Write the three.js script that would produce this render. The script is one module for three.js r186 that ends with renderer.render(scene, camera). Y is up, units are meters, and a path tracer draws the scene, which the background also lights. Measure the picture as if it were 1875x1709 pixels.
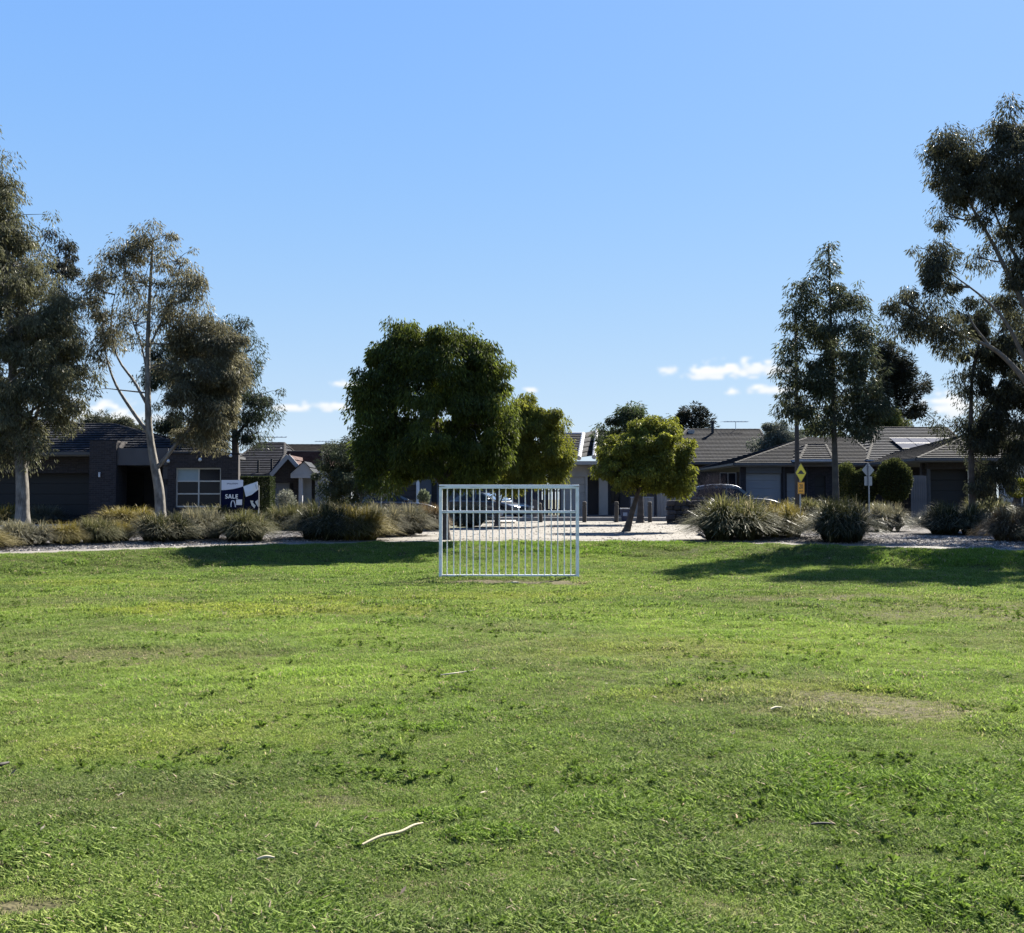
import * as THREE from 'three';
import { mergeGeometries, mergeVertices, toCreasedNormals } from 'three/addons/utils/BufferGeometryUtils.js';
import { RoundedBoxGeometry } from 'three/addons/geometries/RoundedBoxGeometry.js';

// ---------------------------------------------------------------- camera, sky, sun, exposure
const scene = new THREE.Scene();
const EYE = 1.6, F = 1875, CX = 937.5, CY = 854.5, HORIZON = 914;       // the photograph is 1875 x 1709
const PITCH = Math.atan((HORIZON - CY) / F);
const camera = new THREE.PerspectiveCamera(2 * Math.atan(CY / F) * 180 / Math.PI, 1024 / 933, 0.1, 3000);
camera.position.set(0, EYE, 0);
camera.rotation.set(PITCH, 0, 0);
const EXPOSURE = 4.6;
const renderer = new THREE.WebGLRenderer();
renderer.toneMapping = THREE.LinearToneMapping;
renderer.toneMappingExposure = EXPOSURE;
renderer.shadowMap.enabled = true;
const SUN = new THREE.Vector3(0.66, 1.0, -1.02).normalize();
const sun = new THREE.DirectionalLight(new THREE.Color(1.0, 0.94, 0.83), 5.0);
sun.position.copy(SUN).multiplyScalar(120).add(new THREE.Vector3(0, 0, -35));
sun.target.position.set(0, 0, -35);
sun.castShadow = true;
Object.assign(sun.shadow.camera, { left: -70, right: 70, top: 70, bottom: -70, near: 1, far: 400 });
sun.shadow.mapSize.set(4096, 4096);
scene.add(sun, sun.target);

// ---------------------------------------------------------------- numbers
function rng(seed) { let s = seed | 0; return () => { s = (s + 0x6d2b79f5) | 0; let t = Math.imul(s ^ (s >>> 15), 1 | s); t = (t + Math.imul(t ^ (t >>> 7), 61 | t)) ^ t; return ((t ^ (t >>> 14)) >>> 0) / 4294967296; }; }
const clamp = (x, a = 0, b = 1) => Math.min(b, Math.max(a, x)), lerp = (a, b, t) => a + (b - a) * t;
const smooth = (x, a, b) => { const t = clamp((x - a) / (b - a)); return t * t * (3 - 2 * t); };
const mix3 = (a, b, t) => [lerp(a[0], b[0], t), lerp(a[1], b[1], t), lerp(a[2], b[2], t)];
function hash2(x, y, s) { let h = Math.imul(x, 374761393) ^ Math.imul(y, 668265263) ^ Math.imul(s, 2147483647 ^ 0x5bd1e995); h = Math.imul(h ^ (h >>> 13), 1274126177); return ((h ^ (h >>> 16)) >>> 0) / 4294967296; }
function vnoise(x, y, s = 1, per = 0) {
  let xi = Math.floor(x), yi = Math.floor(y); const fx = x - xi, fy = y - yi, u = fx * fx * (3 - 2 * fx), v = fy * fy * (3 - 2 * fy);
  const w = (a) => per ? ((a % per) + per) % per : a;
  const a = hash2(w(xi), w(yi), s), b = hash2(w(xi + 1), w(yi), s), c = hash2(w(xi), w(yi + 1), s), d = hash2(w(xi + 1), w(yi + 1), s);
  return lerp(lerp(a, b, u), lerp(c, d, u), v);
}
function fbm(x, y, s = 1, oct = 4, per = 0) { let a = 0.5, t = 0, n = 0; for (let i = 0; i < oct; i++) { t += a * vnoise(x, y, s + i * 17, per); n += a; a *= 0.5; x *= 2; y *= 2; per *= 2; } return t / n; }
const srgb = (c) => Math.round(255 * clamp(c <= 0.0031308 ? 12.92 * c : 1.055 * Math.pow(c, 1 / 2.4) - 0.055));
const lin = (r, g, b) => new THREE.Color().setRGB(r, g, b);
// a point of the place from where it shows in the photograph and its distance in metres along the view
function pt(x, y, d) {
  const u = (x - CX) / F, v = (CY - y) / F, c = Math.cos(PITCH), s = Math.sin(PITCH), k = d / (c - v * s);
  return new THREE.Vector3(u * k, EYE + (v * c + s) * k, -d);
}
const X = (x, d) => (x - CX) / F * d, M = (px, d) => px / F * d;

// ---------------------------------------------------------------- sky
{
  const W = 3072, H = 1536, data = new Float32Array(W * H * 4);
  const clouds = [];
  const put = (x, y, w, h, n) => clouds.push([Math.atan((x - CX) / F), Math.atan((HORIZON - y) / F * Math.cos(Math.atan((x - CX) / F))), w / F, h / F, n]);
  for (const c of [[1300, 686, 62, 9, 1], [1352, 680, 72, 13, 2], [1408, 676, 44, 11, 12], [1400, 716, 52, 8, 3], [1230, 677, 20, 5, 4], [1735, 748, 50, 19, 5], [200, 764, 84, 20, 6], [648, 706, 40, 7, 7], [612, 747, 52, 7, 8], [530, 747, 36, 7, 9], [975, 716, 14, 5, 10], [1212, 688, 12, 3, 11]]) put(...c);
  const r = rng(71);
  for (let i = 0; i < 46; i++) clouds.push([0.5 + 5.2 * r(), 0.06 + 0.12 * r() * r(), 0.02 + 0.05 * r(), 0.007 + 0.01 * r(), 20 + i]);
  for (let row = 0; row < H; row++) {
    const el = ((row + 0.5) / H - 0.5) * Math.PI, e = Math.max(el, 0);
    for (let col = 0; col < W; col++) {
      const ph = ((col + 0.5) / W - 0.5) * 2 * Math.PI, x = Math.cos(ph) * Math.cos(el), y = Math.sin(el), z = Math.sin(ph) * Math.cos(el);
      const g = Math.acos(clamp(x * SUN.x + y * SUN.y + z * SUN.z, -1, 1)), glow = Math.exp(-g / 0.42), high = smooth(e, 0.45, 1.4);
      let R = 0.15 + 0.62 * Math.exp(-e / 0.185) + 0.22 * glow, G = 0.338 + 0.53 * Math.exp(-e / 0.30) + 0.21 * glow, B = 0.98 - 0.05 * Math.exp(-e / 0.12) + 0.12 * glow;
      R = lerp(R, 0.12 + 0.2 * glow, high * 0.6); G = lerp(G, 0.28 + 0.2 * glow, high * 0.6); B = lerp(B, 0.82 + 0.15 * glow, high * 0.6);
      if (el > 0.02 && el < 0.26) {
        let az = Math.atan2(x, -z); if (az < -0.6) az += 2 * Math.PI;
        let best = 0, top = 0;
        for (const c of clouds) {
          const dx = (az - c[0]) / c[2], dy = (el - c[1]) / c[3];
          if (Math.abs(dx) > 1.7 || Math.abs(dy) > 1.9) continue;
          const n = fbm(az * 85 + c[4] * 7, el * 260 + c[4] * 3, 5, 5), body = 1 - Math.sqrt(dx * dx + (dy > 0 ? dy * dy * 0.55 : dy * dy * 1.6));
          const a = smooth(body * 0.75 + (n - 0.5) * 1.9, -0.05, 0.42);
          if (a > best) { best = a; top = clamp(0.62 + 0.3 * dy + (n - 0.5) * 0.9); }
        }
        if (best > 0) { const c = mix3([0.78, 0.85, 0.92], [1.05, 1.06, 1.06], top); R = lerp(R, c[0], best * 0.96); G = lerp(G, c[1], best * 0.96); B = lerp(B, c[2], best * 0.96); }
      }
      const o = (row * W + col) * 4; data[o] = R / EXPOSURE; data[o + 1] = G / EXPOSURE; data[o + 2] = B / EXPOSURE;   // as bright in the picture as in the photograph data[o + 3] = 1;
    }
  }
  const t = new THREE.DataTexture(data, W, H, THREE.RGBAFormat, THREE.FloatType);
  t.mapping = THREE.EquirectangularReflectionMapping; t.magFilter = THREE.LinearFilter; t.colorSpace = THREE.LinearSRGBColorSpace; t.needsUpdate = true;
  scene.background = t; scene.environment = t;
}

// ---------------------------------------------------------------- scene helpers
const taken = new Map();
function numbered(n) { const k = taken.get(n) ?? 0; taken.set(n, k + 1); return k ? `${n}_${String(k).padStart(3, '0')}` : n; }
function shade(o) { o.castShadow = true; o.receiveShadow = true; return o; }
function thing(name, label, category, pos = [0, 0, 0], group) {
  const o = new THREE.Group(); o.name = numbered(name); o.position.set(...pos); o.userData = { label, category }; if (group) o.userData.group = group;
  scene.add(o); return o;
}
// geometry given in the place's own coordinates becomes a part of PARENT (which is neither turned nor scaled)
const originOf = (o) => { const p = new THREE.Vector3(); for (let k = o; k && k !== scene; k = k.parent) p.add(k.position); return p; };
function part(parent, name, geo, mat, label) {
  const g = Array.isArray(geo) ? mergeGeometries(geo.map((k) => k.index ? k.toNonIndexed() : k)) : geo, o = originOf(parent);
  g.translate(-o.x, -o.y, -o.z);
  const m = shade(new THREE.Mesh(g, mat)); m.name = name; if (label) m.userData.label = label; parent.add(m); return m;
}
function structure(name, geo, mat, label, category) {
  const m = shade(new THREE.Mesh(geo, mat)); m.name = numbered(name); m.userData = { kind: 'structure', label, category }; scene.add(m); return m;
}
function strip(g) { for (const k of Object.keys(g.attributes)) if (!['position', 'normal', 'uv'].includes(k)) g.deleteAttribute(k); return g; }
const box = (x0, x1, y0, y1, z0, z1) => new THREE.BoxGeometry(Math.abs(x1 - x0), Math.abs(y1 - y0), Math.abs(z1 - z0)).translate((x0 + x1) / 2, (y0 + y1) / 2, (z0 + z1) / 2);
const rbox = (x0, x1, y0, y1, z0, z1, r = 0.01, n = 2) => new RoundedBoxGeometry(Math.abs(x1 - x0), Math.abs(y1 - y0), Math.abs(z1 - z0), n, r).translate((x0 + x1) / 2, (y0 + y1) / 2, (z0 + z1) / 2);

// collects triangles
class Geo {
  constructor() { this.p = []; this.i = []; this.c = []; this.u = []; }
  get n() { return this.p.length / 3; }
  v(x, y, z) { this.p.push(x, y, z); return this.n - 1; }
  tube(pts, rad, sides = 8, vscale = 1) {        // tapered, smooth
    const up = new THREE.Vector3(0.31, 0.1, 0.94), base = this.n; let len = 0;
    for (let k = 0; k < pts.length; k++) {
      const t = new THREE.Vector3().subVectors(pts[Math.min(k + 1, pts.length - 1)], pts[Math.max(k - 1, 0)]).normalize();
      const a = new THREE.Vector3().crossVectors(t, up).normalize(), b = new THREE.Vector3().crossVectors(t, a);
      if (k) len += pts[k].distanceTo(pts[k - 1]);
      for (let s = 0; s <= sides; s++) {
        const an = s / sides * Math.PI * 2, r = rad[k];
        this.v(pts[k].x + (a.x * Math.cos(an) + b.x * Math.sin(an)) * r, pts[k].y + (a.y * Math.cos(an) + b.y * Math.sin(an)) * r, pts[k].z + (a.z * Math.cos(an) + b.z * Math.sin(an)) * r);
        this.u.push(s / sides, len * vscale);
      }
    }
    for (let k = 0; k + 1 < pts.length; k++) for (let s = 0; s < sides; s++) { const o = base + k * (sides + 1) + s; this.i.push(o, o + sides + 1, o + 1, o + 1, o + sides + 1, o + sides + 2); }
  }
  build(smoothly = true) {
    const g = new THREE.BufferGeometry(); g.setAttribute('position', new THREE.Float32BufferAttribute(this.p, 3));
    if (this.c.length) g.setAttribute('color', new THREE.Float32BufferAttribute(this.c, 3));
    if (this.u.length) g.setAttribute('uv', new THREE.Float32BufferAttribute(this.u, 2));
    g.setIndex(this.i); if (smoothly) g.computeVertexNormals(); return g;
  }
}
function curve(pts, n) { return new THREE.CatmullRomCurve3(pts, false, 'centripetal').getPoints(n); }

// ---------------------------------------------------------------- textures and materials
function tex(w, h, f, { color = true, repeat } = {}) {
  const d = new Uint8Array(w * h * 4);
  for (let y = 0; y < h; y++) for (let x = 0; x < w; x++) { const c = f(x / w, y / h, x, y), o = (y * w + x) * 4; for (let k = 0; k < 3; k++) d[o + k] = color ? srgb(c[k]) : Math.round(255 * clamp(typeof c === 'number' ? c : c[k])); d[o + 3] = 255; }
  const t = new THREE.DataTexture(d, w, h); t.wrapS = t.wrapT = THREE.RepeatWrapping; t.magFilter = THREE.LinearFilter; t.minFilter = THREE.LinearMipmapLinearFilter; t.generateMipmaps = true;
  if (color) t.colorSpace = THREE.SRGBColorSpace; if (repeat) t.repeat.set(...repeat); t.needsUpdate = true; return t;
}
const std = (o) => new THREE.MeshStandardMaterial({ side: THREE.DoubleSide, roughness: 0.8, ...o });
const phys = (o) => new THREE.MeshPhysicalMaterial({ side: THREE.DoubleSide, roughness: 0.8, ...o });
function brickPair(bricks, mortar) {             // 4 x 8 bricks over 0.96 x 0.688 m
  const f = (u, v) => { const row = Math.floor(v * 8), uu = u * 4 + (row % 2) * 0.5, b = Math.floor(uu) % 4, fx = uu - Math.floor(uu), fy = v * 8 - row; const joint = fx < 0.045 || fy < 0.12; return { row, b, joint }; };
  const map = tex(256, 256, (u, v) => { const k = f(u, v), n = fbm(u * 24, v * 24, 3, 3, 24); if (k.joint) return mortar.map((c) => c * (0.8 + 0.4 * n)); const h = hash2(k.b, k.row, 9); return mix3(bricks[0], bricks[1], h).map((c) => c * (0.75 + 0.5 * n)); }, { repeat: [1 / 0.96, 1 / 0.688] });
  const bump = tex(256, 256, (u, v) => { const k = f(u, v); return (k.joint ? 0.1 : 0.8) + 0.2 * fbm(u * 32, v * 32, 4, 2, 32); }, { color: false, repeat: [1 / 0.96, 1 / 0.688] });
  return std({ map, bumpMap: bump, bumpScale: 0.008, roughness: 0.9 });
}
function tileMat(c0, c1, rough = 0.9) {          // 8 x 8 tiles over 2.4 x 2.64 m
  const map = tex(256, 256, (u, v) => { const a = Math.floor(u * 8), b = Math.floor(v * 8), h = hash2(a, b, 21), n = fbm(u * 40, v * 40, 6, 3, 40); return mix3(c0, c1, clamp(h * 0.8 + 0.1 + (n - 0.5) * 0.8)).map((c) => c * (0.8 + 0.4 * n)); }, { repeat: [1 / 2.4, 1 / 2.64] });
  const bump = tex(256, 64, (u) => { const f = (u * 8) % 1; return 0.5 + 0.5 * Math.sin(f * Math.PI * 2) * (f > 0.04 ? 1 : 0); }, { color: false, repeat: [1 / 2.4, 1 / 2.64] });
  return phys({ map, bumpMap: bump, bumpScale: 0.006, roughness: rough, specularIntensity: 0.12 });
}
const plain = (r, g, b, rough = 0.75, grain = 0.25, scale = 1) => std({ map: tex(128, 128, (u, v) => { const n = 1 + grain * (fbm(u * 6, v * 6, 8, 4, 6) - 0.5) * 2; return [r * n, g * n, b * n]; }, { repeat: [scale, scale] }), roughness: rough });
const MAT = {
  darkBrick: brickPair([[0.015, 0.0115, 0.012], [0.029, 0.023, 0.024]], [0.042, 0.039, 0.04]),
  blackBrick: brickPair([[0.010, 0.009, 0.013], [0.020, 0.017, 0.022]], [0.026, 0.025, 0.029]),
  brownBrick: brickPair([[0.024, 0.018, 0.016], [0.036, 0.028, 0.025]], [0.05, 0.046, 0.044]),
  greyBrick: brickPair([[0.07, 0.06, 0.06], [0.10, 0.085, 0.082]], [0.12, 0.115, 0.11]),
  greyTile: tileMat([0.0136, 0.0146, 0.0171], [0.0272, 0.0286, 0.0335]),
  darkTile: tileMat([0.0097, 0.0109, 0.0140], [0.0187, 0.0203, 0.0274]),
  paleTile: tileMat([0.0198, 0.0216, 0.0266], [0.0346, 0.0381, 0.0468], 0.9),
  brownTile: tileMat([0.0204, 0.0179, 0.0161], [0.0357, 0.0298, 0.0263]),
  redTile: tileMat([0.050, 0.030, 0.026], [0.085, 0.056, 0.05]),
  render: plain(0.062, 0.060, 0.063, 0.85, 0.15, 0.5),
  cream: plain(0.25, 0.235, 0.215, 0.85, 0.12, 0.5),
  slate: plain(0.07, 0.08, 0.10, 0.8, 0.15, 0.5),
  white: plain(0.55, 0.56, 0.57, 0.6, 0.1),
  offWhite: plain(0.26, 0.265, 0.28, 0.7, 0.15),
  doorGrey: plain(0.15, 0.165, 0.19, 0.55, 0.08),
  nearBlack: plain(0.006, 0.0058, 0.0072, 0.7, 0.3),
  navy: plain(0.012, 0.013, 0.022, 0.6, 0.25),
  gutter: phys({ color: lin(0.07, 0.07, 0.072), roughness: 0.6, specularIntensity: 0.4 }),
  ridge: phys({ color: lin(0.026, 0.025, 0.025), roughness: 0.9, specularIntensity: 0.15 }),
  steel: std({ color: lin(0.42, 0.43, 0.44), roughness: 0.4, metalness: 0.75 }),
  aluminium: std({ color: lin(0.36, 0.37, 0.38), roughness: 0.45, metalness: 0.4 }),
  glass: phys({ color: lin(0.012, 0.014, 0.02), roughness: 0.1, specularIntensity: 0.3, ior: 1.5 }),
  paneReflection: plain(0.2, 0.26, 0.29, 0.5, 0.06),  // pale blue pane, a bluish reflection put into its colour
  boardNavy: phys({ color: lin(0.006, 0.008, 0.024), roughness: 0.9, specularIntensity: 0.1 }),
  soffit: plain(0.10, 0.10, 0.105, 0.8, 0.1),
};

// ---------------------------------------------------------------- ground
const EDGE = [[-120, -6], [-26, 4], [-22, 10], [-16, 18.2], [-11.3, 22.7], [-8.9, 24.9], [-6.1, 27.4], [-3.7, 28.8], [0, 29.6], [5, 28.9], [9, 26.4], [12, 24.0], [17, 19.0], [23, 11], [27, 4], [120, -6]];
function edge(x) { let k = 0; while (k < EDGE.length - 2 && x > EDGE[k + 1][0]) k++; const [a, ea] = EDGE[k], [b, eb] = EDGE[k + 1], p = EDGE[Math.max(k - 1, 0)], q = EDGE[Math.min(k + 2, EDGE.length - 1)];
  const t = clamp((x - a) / (b - a)), h = b - a, ma = (eb - p[1]) / (b - p[0] || 1), mb = (q[1] - ea) / (q[0] - a || 1), t2 = t * t, t3 = t2 * t;
  return (2 * t3 - 3 * t2 + 1) * ea + (t3 - 2 * t2 + t) * h * ma + (-2 * t3 + 3 * t2) * eb + (t3 - t2) * h * mb; }
function gh(x, d) {
  const e = edge(clamp(x, -40, 40)), bank = 0.36 * smooth(d, e - 3.6, e - 0.2), back = 0.2 * smooth(d, 46, 60), soft = (vnoise(x * 0.35, d * 0.35, 31) - 0.5) * 0.05 * (1 - smooth(d, e - 1.5, e));
  return bank + back + soft;
}
// fine lumps of the turf
const lumps = (x, d) => (fbm(x * 1.6, d * 1.6, 41, 3) - 0.5) * 0.05 + (vnoise(x * 5, d * 5, 44) - 0.5) * 0.022;
const lawnH = (x, d) => gh(x, d) + lumps(x, d) * (1 - smooth(d, edge(x) - 1.2, edge(x)));
function sheet(cols, rows, place) {              // cols: x values; place(x, j/rows) -> [x, y, d]
  const g = new Geo(), n = cols.length;
  for (const x of cols) for (let j = 0; j <= rows; j++) { const [a, y, d] = place(x, j / rows); g.v(a, y, -d); g.u.push(a, d); }
  for (let k = 0; k + 1 < n; k++) for (let j = 0; j < rows; j++) { const o = k * (rows + 1) + j; g.i.push(o, o + rows + 1, o + 1, o + 1, o + rows + 1, o + rows + 2); }
  return g.build();
}
const range = (a, b, s) => { const r = []; for (let x = a; x < b - 1e-6; x += s) r.push(x); r.push(b); return r; };
const wide = [...range(-120, -30, 6).slice(0, -1), ...range(-30, 30, 0.2).slice(0, -1), ...range(30, 120, 6)];

// bare and worn places in the turf, thick green places and yellowed places: [photo x, photo y, half width m, half depth m, strength]
const at0 = (x, y) => { const d = EYE * F / (y - HORIZON); return [X(x, d), d]; };
const BARE = [[1588, 1294, 0.62, 0.52, 0.74], [1470, 1312, 0.45, 0.25, 0.45], [935, 1067, 1.6, 0.55, 1.0], [20, 1655, 0.32, 0.07, 0.95], [90, 1640, 0.12, 0.05, 0.6], [620, 1455, 0.22, 0.14, 0.5], [1330, 1660, 0.16, 0.10, 0.35], [1340, 1082, 1.2, 0.3, 0.55], [1560, 1095, 2.2, 0.5, 0.5], [1800, 1120, 2.2, 1.4, 0.45], [120, 1100, 2.5, 0.8, 0.3], [320, 1150, 1.2, 0.4, 0.25], [200, 1200, 1.4, 0.6, 0.3]].map(([x, y, ...r]) => [...at0(x, y), ...r]);
const LUSH = [[1500, 1430, 1.3, 0.7, 0.9], [1250, 1450, 0.9, 0.5, 0.7], [1700, 1500, 0.9, 0.5, 0.55], [1780, 1620, 0.6, 0.3, 0.6], [660, 1300, 0.3, 0.22, 0.9], [780, 1332, 0.26, 0.12, 1.0], [790, 1488, 0.2, 0.12, 1.0], [890, 1525, 0.2, 0.09, 1.0], [1010, 1440, 0.6, 0.35, 0.5], [1490, 1495, 0.14, 0.06, 1], [1735, 1490, 0.16, 0.06, 1], [270, 1405, 0.3, 0.12, 0.7], [640, 1410, 0.35, 0.12, 0.7], [560, 1230, 0.5, 0.25, 0.5], [1080, 1700, 0.35, 0.12, 0.7], [1060, 1020, 3, 1.2, 0.7], [1800, 1040, 3, 1, 0.7], [560, 1050, 4, 0.8, 0.45]].map(([x, y, ...r]) => [...at0(x, y), ...r]);
const GOLD = [[500, 1115, 2.6, 1.0, 0.9], [620, 1095, 1.6, 0.5, 0.6], [930, 1090, 2.2, 0.7, 0.6], [1450, 1265, 0.9, 0.3, 0.55], [1250, 1190, 1.6, 0.8, 0.45], [1300, 1270, 0.9, 0.3, 0.4], [300, 1350, 0.9, 0.5, 0.3], [150, 1070, 3, 0.6, 0.5]].map(([x, y, ...r]) => [...at0(x, y), ...r]);
function spots(list, x, d) { let m = 0; const wob = (fbm(x * 2.3, d * 2.3, 51, 3) - 0.5) * 1.3; for (const [a, b, rx, rd, k] of list) { const q = ((x - a) / rx) ** 2 + ((d - b) / rd) ** 2; if (q < 5) m = Math.max(m, k * smooth(1.55 - Math.sqrt(q) + wob, 0.2, 1.0)); } return m; }

const soilMap = tex(1024, 1024, (u, v) => { const n = fbm(u * 30, v * 30, 11, 4, 30), m = fbm(u * 160, v * 160, 12, 2, 160); return mix3([0.021, 0.025, 0.008], [0.056, 0.058, 0.021], clamp(n * 0.7 + m * 0.6 - 0.15)); }, { repeat: [0.25, 0.25] });
const soilBump = tex(512, 512, (u, v) => fbm(u * 60, v * 60, 14, 4, 60), { color: false, repeat: [0.5, 0.5] });
{
  const g = sheet(wide, 260, (x, t) => { const e = edge(x), d = -40 + (e + 40) * Math.pow(t, 0.45); return [x, lawnH(x, d), d]; });
  // worn places: the colour of dry soil and thatch
  const p = g.attributes.position, c = new Float32Array(p.count * 3);
  for (let k = 0; k < p.count; k++) { const b = spots(BARE, p.getX(k), -p.getZ(k)), n = 0.85 + 0.3 * vnoise(p.getX(k) * 3, p.getZ(k) * 3, 5); const w = mix3([1, 1, 1], [2.0, 1.62, 2.6], b); c.set([w[0] * n, w[1] * n, w[2] * n], k * 3); }
  g.setAttribute('color', new THREE.BufferAttribute(c, 3));
  structure('lawn_ground', g, phys({ map: soilMap, bumpMap: soilBump, bumpScale: 0.03, roughness: 1, specularIntensity: 0.15, vertexColors: true }), 'turf and soil of the sunken sports field', 'ground');
}
{
  const map = tex(512, 512, (u, v) => { const n = fbm(u * 20, v * 20, 15, 5, 20); return mix3([0.03, 0.038, 0.014], [0.085, 0.08, 0.04], n); }, { repeat: [0.2, 0.2] });
  const m = std({ map, bumpMap: soilBump, bumpScale: 0.03, roughness: 1 });
  structure('ground', sheet(wide, 90, (x, t) => { const e = edge(x), d = e + (158 - e) * Math.pow(t, 1.6); return [x, gh(x, d) - 0.012, d]; }), m, 'rough grass and soil under the street and the houses', 'ground');
  const s = new THREE.Shape([[-1500, -1500], [1500, -1500], [1500, 1500], [-1500, 1500]].map((k) => new THREE.Vector2(...k)));
  s.holes.push(new THREE.Path([[-119, -39], [119, -39], [119, 157], [-119, 157]].map((k) => new THREE.Vector2(...k))));
  structure('ground', new THREE.ShapeGeometry(s).rotateX(-Math.PI / 2).translate(0, 0.5, 0), m, 'flat suburban land reaching to the horizon', 'ground');
}
const sandMap = tex(1024, 1024, (u, v) => { const n = fbm(u * 10, v * 10, 61, 5, 10), m = fbm(u * 200, v * 200, 62, 2, 200), s = hash2(Math.floor(u * 512), Math.floor(v * 512), 63); let c = mix3([0.09, 0.081, 0.068], [0.136, 0.123, 0.103], clamp(n * 0.9 + m * 0.5 - 0.2)); if (s > 0.975) c = c.map((k) => k * 0.45); return c; }, { repeat: [0.2, 0.2] });
const sandBump = tex(512, 512, (u, v) => fbm(u * 90, v * 90, 64, 3, 90), { color: false, repeat: [0.4, 0.4] });
const sandMat = std({ map: sandMap, bumpMap: sandBump, bumpScale: 0.012, roughness: 0.95 });
const mid = range(-24, 26, 0.25);
const pathWidth = (x) => 1.7 + 0.35 * (vnoise(x * 0.4, 3, 66) - 0.5);
structure('gravel_path', sheet(mid, 8, (x, t) => { const e = edge(x) + 0.12 * (vnoise(x * 1.7, 1, 65) - 0.5) + 0.05 * (vnoise(x * 6, 1, 67) - 0.5), d = e + t * pathWidth(x); return [x, gh(x, d) + 0.016, d]; }), sandMat, 'pale crushed gravel path curving round the field', 'path');
const sandL = (d) => lerp(-4.6, -1.4, smooth(d, 30, 50)) + 0.3 * (vnoise(d * 0.8, 2, 68) - 0.5), sandR = (d) => lerp(5.9, 8.8, smooth(d, 29, 52)) + 0.25 * (vnoise(d * 0.9, 5, 69) - 0.5);
{
  const g = new Geo(), R = 90, C = 40;
  for (let j = 0; j <= R; j++) for (let k = 0; k <= C; k++) { const t = j / R, s = k / C, dd = lerp(30, 52.4, t), x = lerp(sandL(dd), sandR(dd), s), d = lerp(edge(x) + pathWidth(x) - 0.25, 52.4, t); g.v(x, gh(x, d) + 0.022, -d); g.u.push(x, d); }
  for (let j = 0; j < R; j++) for (let k = 0; k < C; k++) { const o = j * (C + 1) + k; g.i.push(o, o + 1, o + C + 1, o + 1, o + C + 2, o + C + 1); }
  structure('gravel_clearing', g.build(), sandMat, 'sandy gravel clearing between the two planted beds', 'gravel');
}
const mulchMap = tex(512, 512, (u, v) => { const n = fbm(u * 40, v * 40, 71, 4, 40), s = hash2(Math.floor(u * 170), Math.floor(v * 260), 72); return mix3([0.03, 0.026, 0.024], [0.125, 0.11, 0.102], clamp(n * 0.5 + s * 0.6 - 0.1)); }, { repeat: [0.5, 0.5] });
const mulchBump = tex(512, 512, (u, v) => hash2(Math.floor(u * 128), Math.floor(v * 180), 73) * 0.6 + fbm(u * 60, v * 60, 74, 2, 60) * 0.4, { color: false, repeat: [0.5, 0.5] });
const mulchMat = std({ map: mulchMap, bumpMap: mulchBump, bumpScale: 0.04, roughness: 1 });
const bedMound = (x, d) => 0.08 * smooth(d - edge(x) - pathWidth(x), 0, 2.4);
const bedH = (x, d) => gh(x, d) + 0.012 + bedMound(x, d);
const bedBack = (x) => x < 2 ? lerp(41, 36, smooth(-x, 3, 14)) : 45;
structure('mulched_bed', sheet(range(-24, -3.9, 0.25), 40, (x, t) => { const d0 = edge(x) + pathWidth(x) - 0.02, d = lerp(d0, bedBack(x), t), xx = x + (x + 24) / 20.1 * (sandL(d) + 3.9 - 0.02); return [xx, bedH(xx, d), d]; }), mulchMat, 'grey wood-chip bed beside the SALE board, planted with tussocks', 'garden bed');
structure('mulched_bed', sheet(range(5.9, 26, 0.25), 40, (x, t) => { const d0 = edge(x) + pathWidth(x) - 0.02, d = lerp(d0, bedBack(x), t), xx = x + (26 - x) / 20.1 * (sandR(d) - 5.9 + 0.02); return [xx, bedH(xx, d), d]; }), mulchMat, 'grey wood-chip bed below the speed hump sign', 'garden bed');

// ---------------------------------------------------------------- street
const roadMid = (x) => 56.2 - (x < 1 ? 0.05 * (x - 1) ** 2 / (1 + 0.02 * Math.abs(x - 1)) : 0.006 * (x - 1) ** 2);
{
  const xs = range(-34, 60, 0.5), asphalt = tex(512, 512, (u, v) => { const n = fbm(u * 8, v * 8, 81, 5, 8), s = hash2(Math.floor(u * 256), Math.floor(v * 256), 82); const c = 0.09 + 0.05 * n + 0.02 * s; return [c, c * 0.98, c]; }, { repeat: [0.25, 0.25] });
  structure('street', sheet(xs, 10, (x, t) => { const d = roadMid(x) + (t - 0.5) * 6.6; return [x, gh(x, roadMid(x)) + 0.02 - 0.06 * Math.abs(t - 0.5), d]; }), std({ map: asphalt, roughness: 0.9 }), 'grey asphalt street in front of the houses', 'street');
  const concrete = plain(0.24, 0.23, 0.215, 0.85, 0.25, 0.6);
  const kerb = (off, label) => { const g = new Geo(); for (const x of xs) { const d = roadMid(x) + off, y = gh(x, roadMid(x)); for (const [a, b] of [[-0.18, -0.1], [-0.18, 0.12], [-0.15, 0.145], [0.15, 0.145], [0.18, 0.12], [0.18, -0.1]]) { g.v(x, y + b, -(d + a)); g.u.push(x, a + b); } }
    for (let k = 0; k + 1 < xs.length; k++) for (let j = 0; j < 5; j++) { const o = k * 6 + j; g.i.push(o, o + 1, o + 6, o + 1, o + 7, o + 6); } structure('kerb', g.build(false), concrete, label, 'kerb'); };
  kerb(-3.45, 'concrete kerb between the gravel clearing and the street'); kerb(3.45, 'concrete kerb on the houses side of the street');
  const fp = sheet(range(-22, 0.2, 0.3), 4, (x, t) => { const d = roadMid(x) - 6.2 + t * 1.4; return [x, Math.max(gh(x, d), bedH(x, d)) + 0.03, d]; });
  structure('footpath', fp, concrete, 'narrow concrete footpath behind the tussocks', 'path');
}

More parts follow.
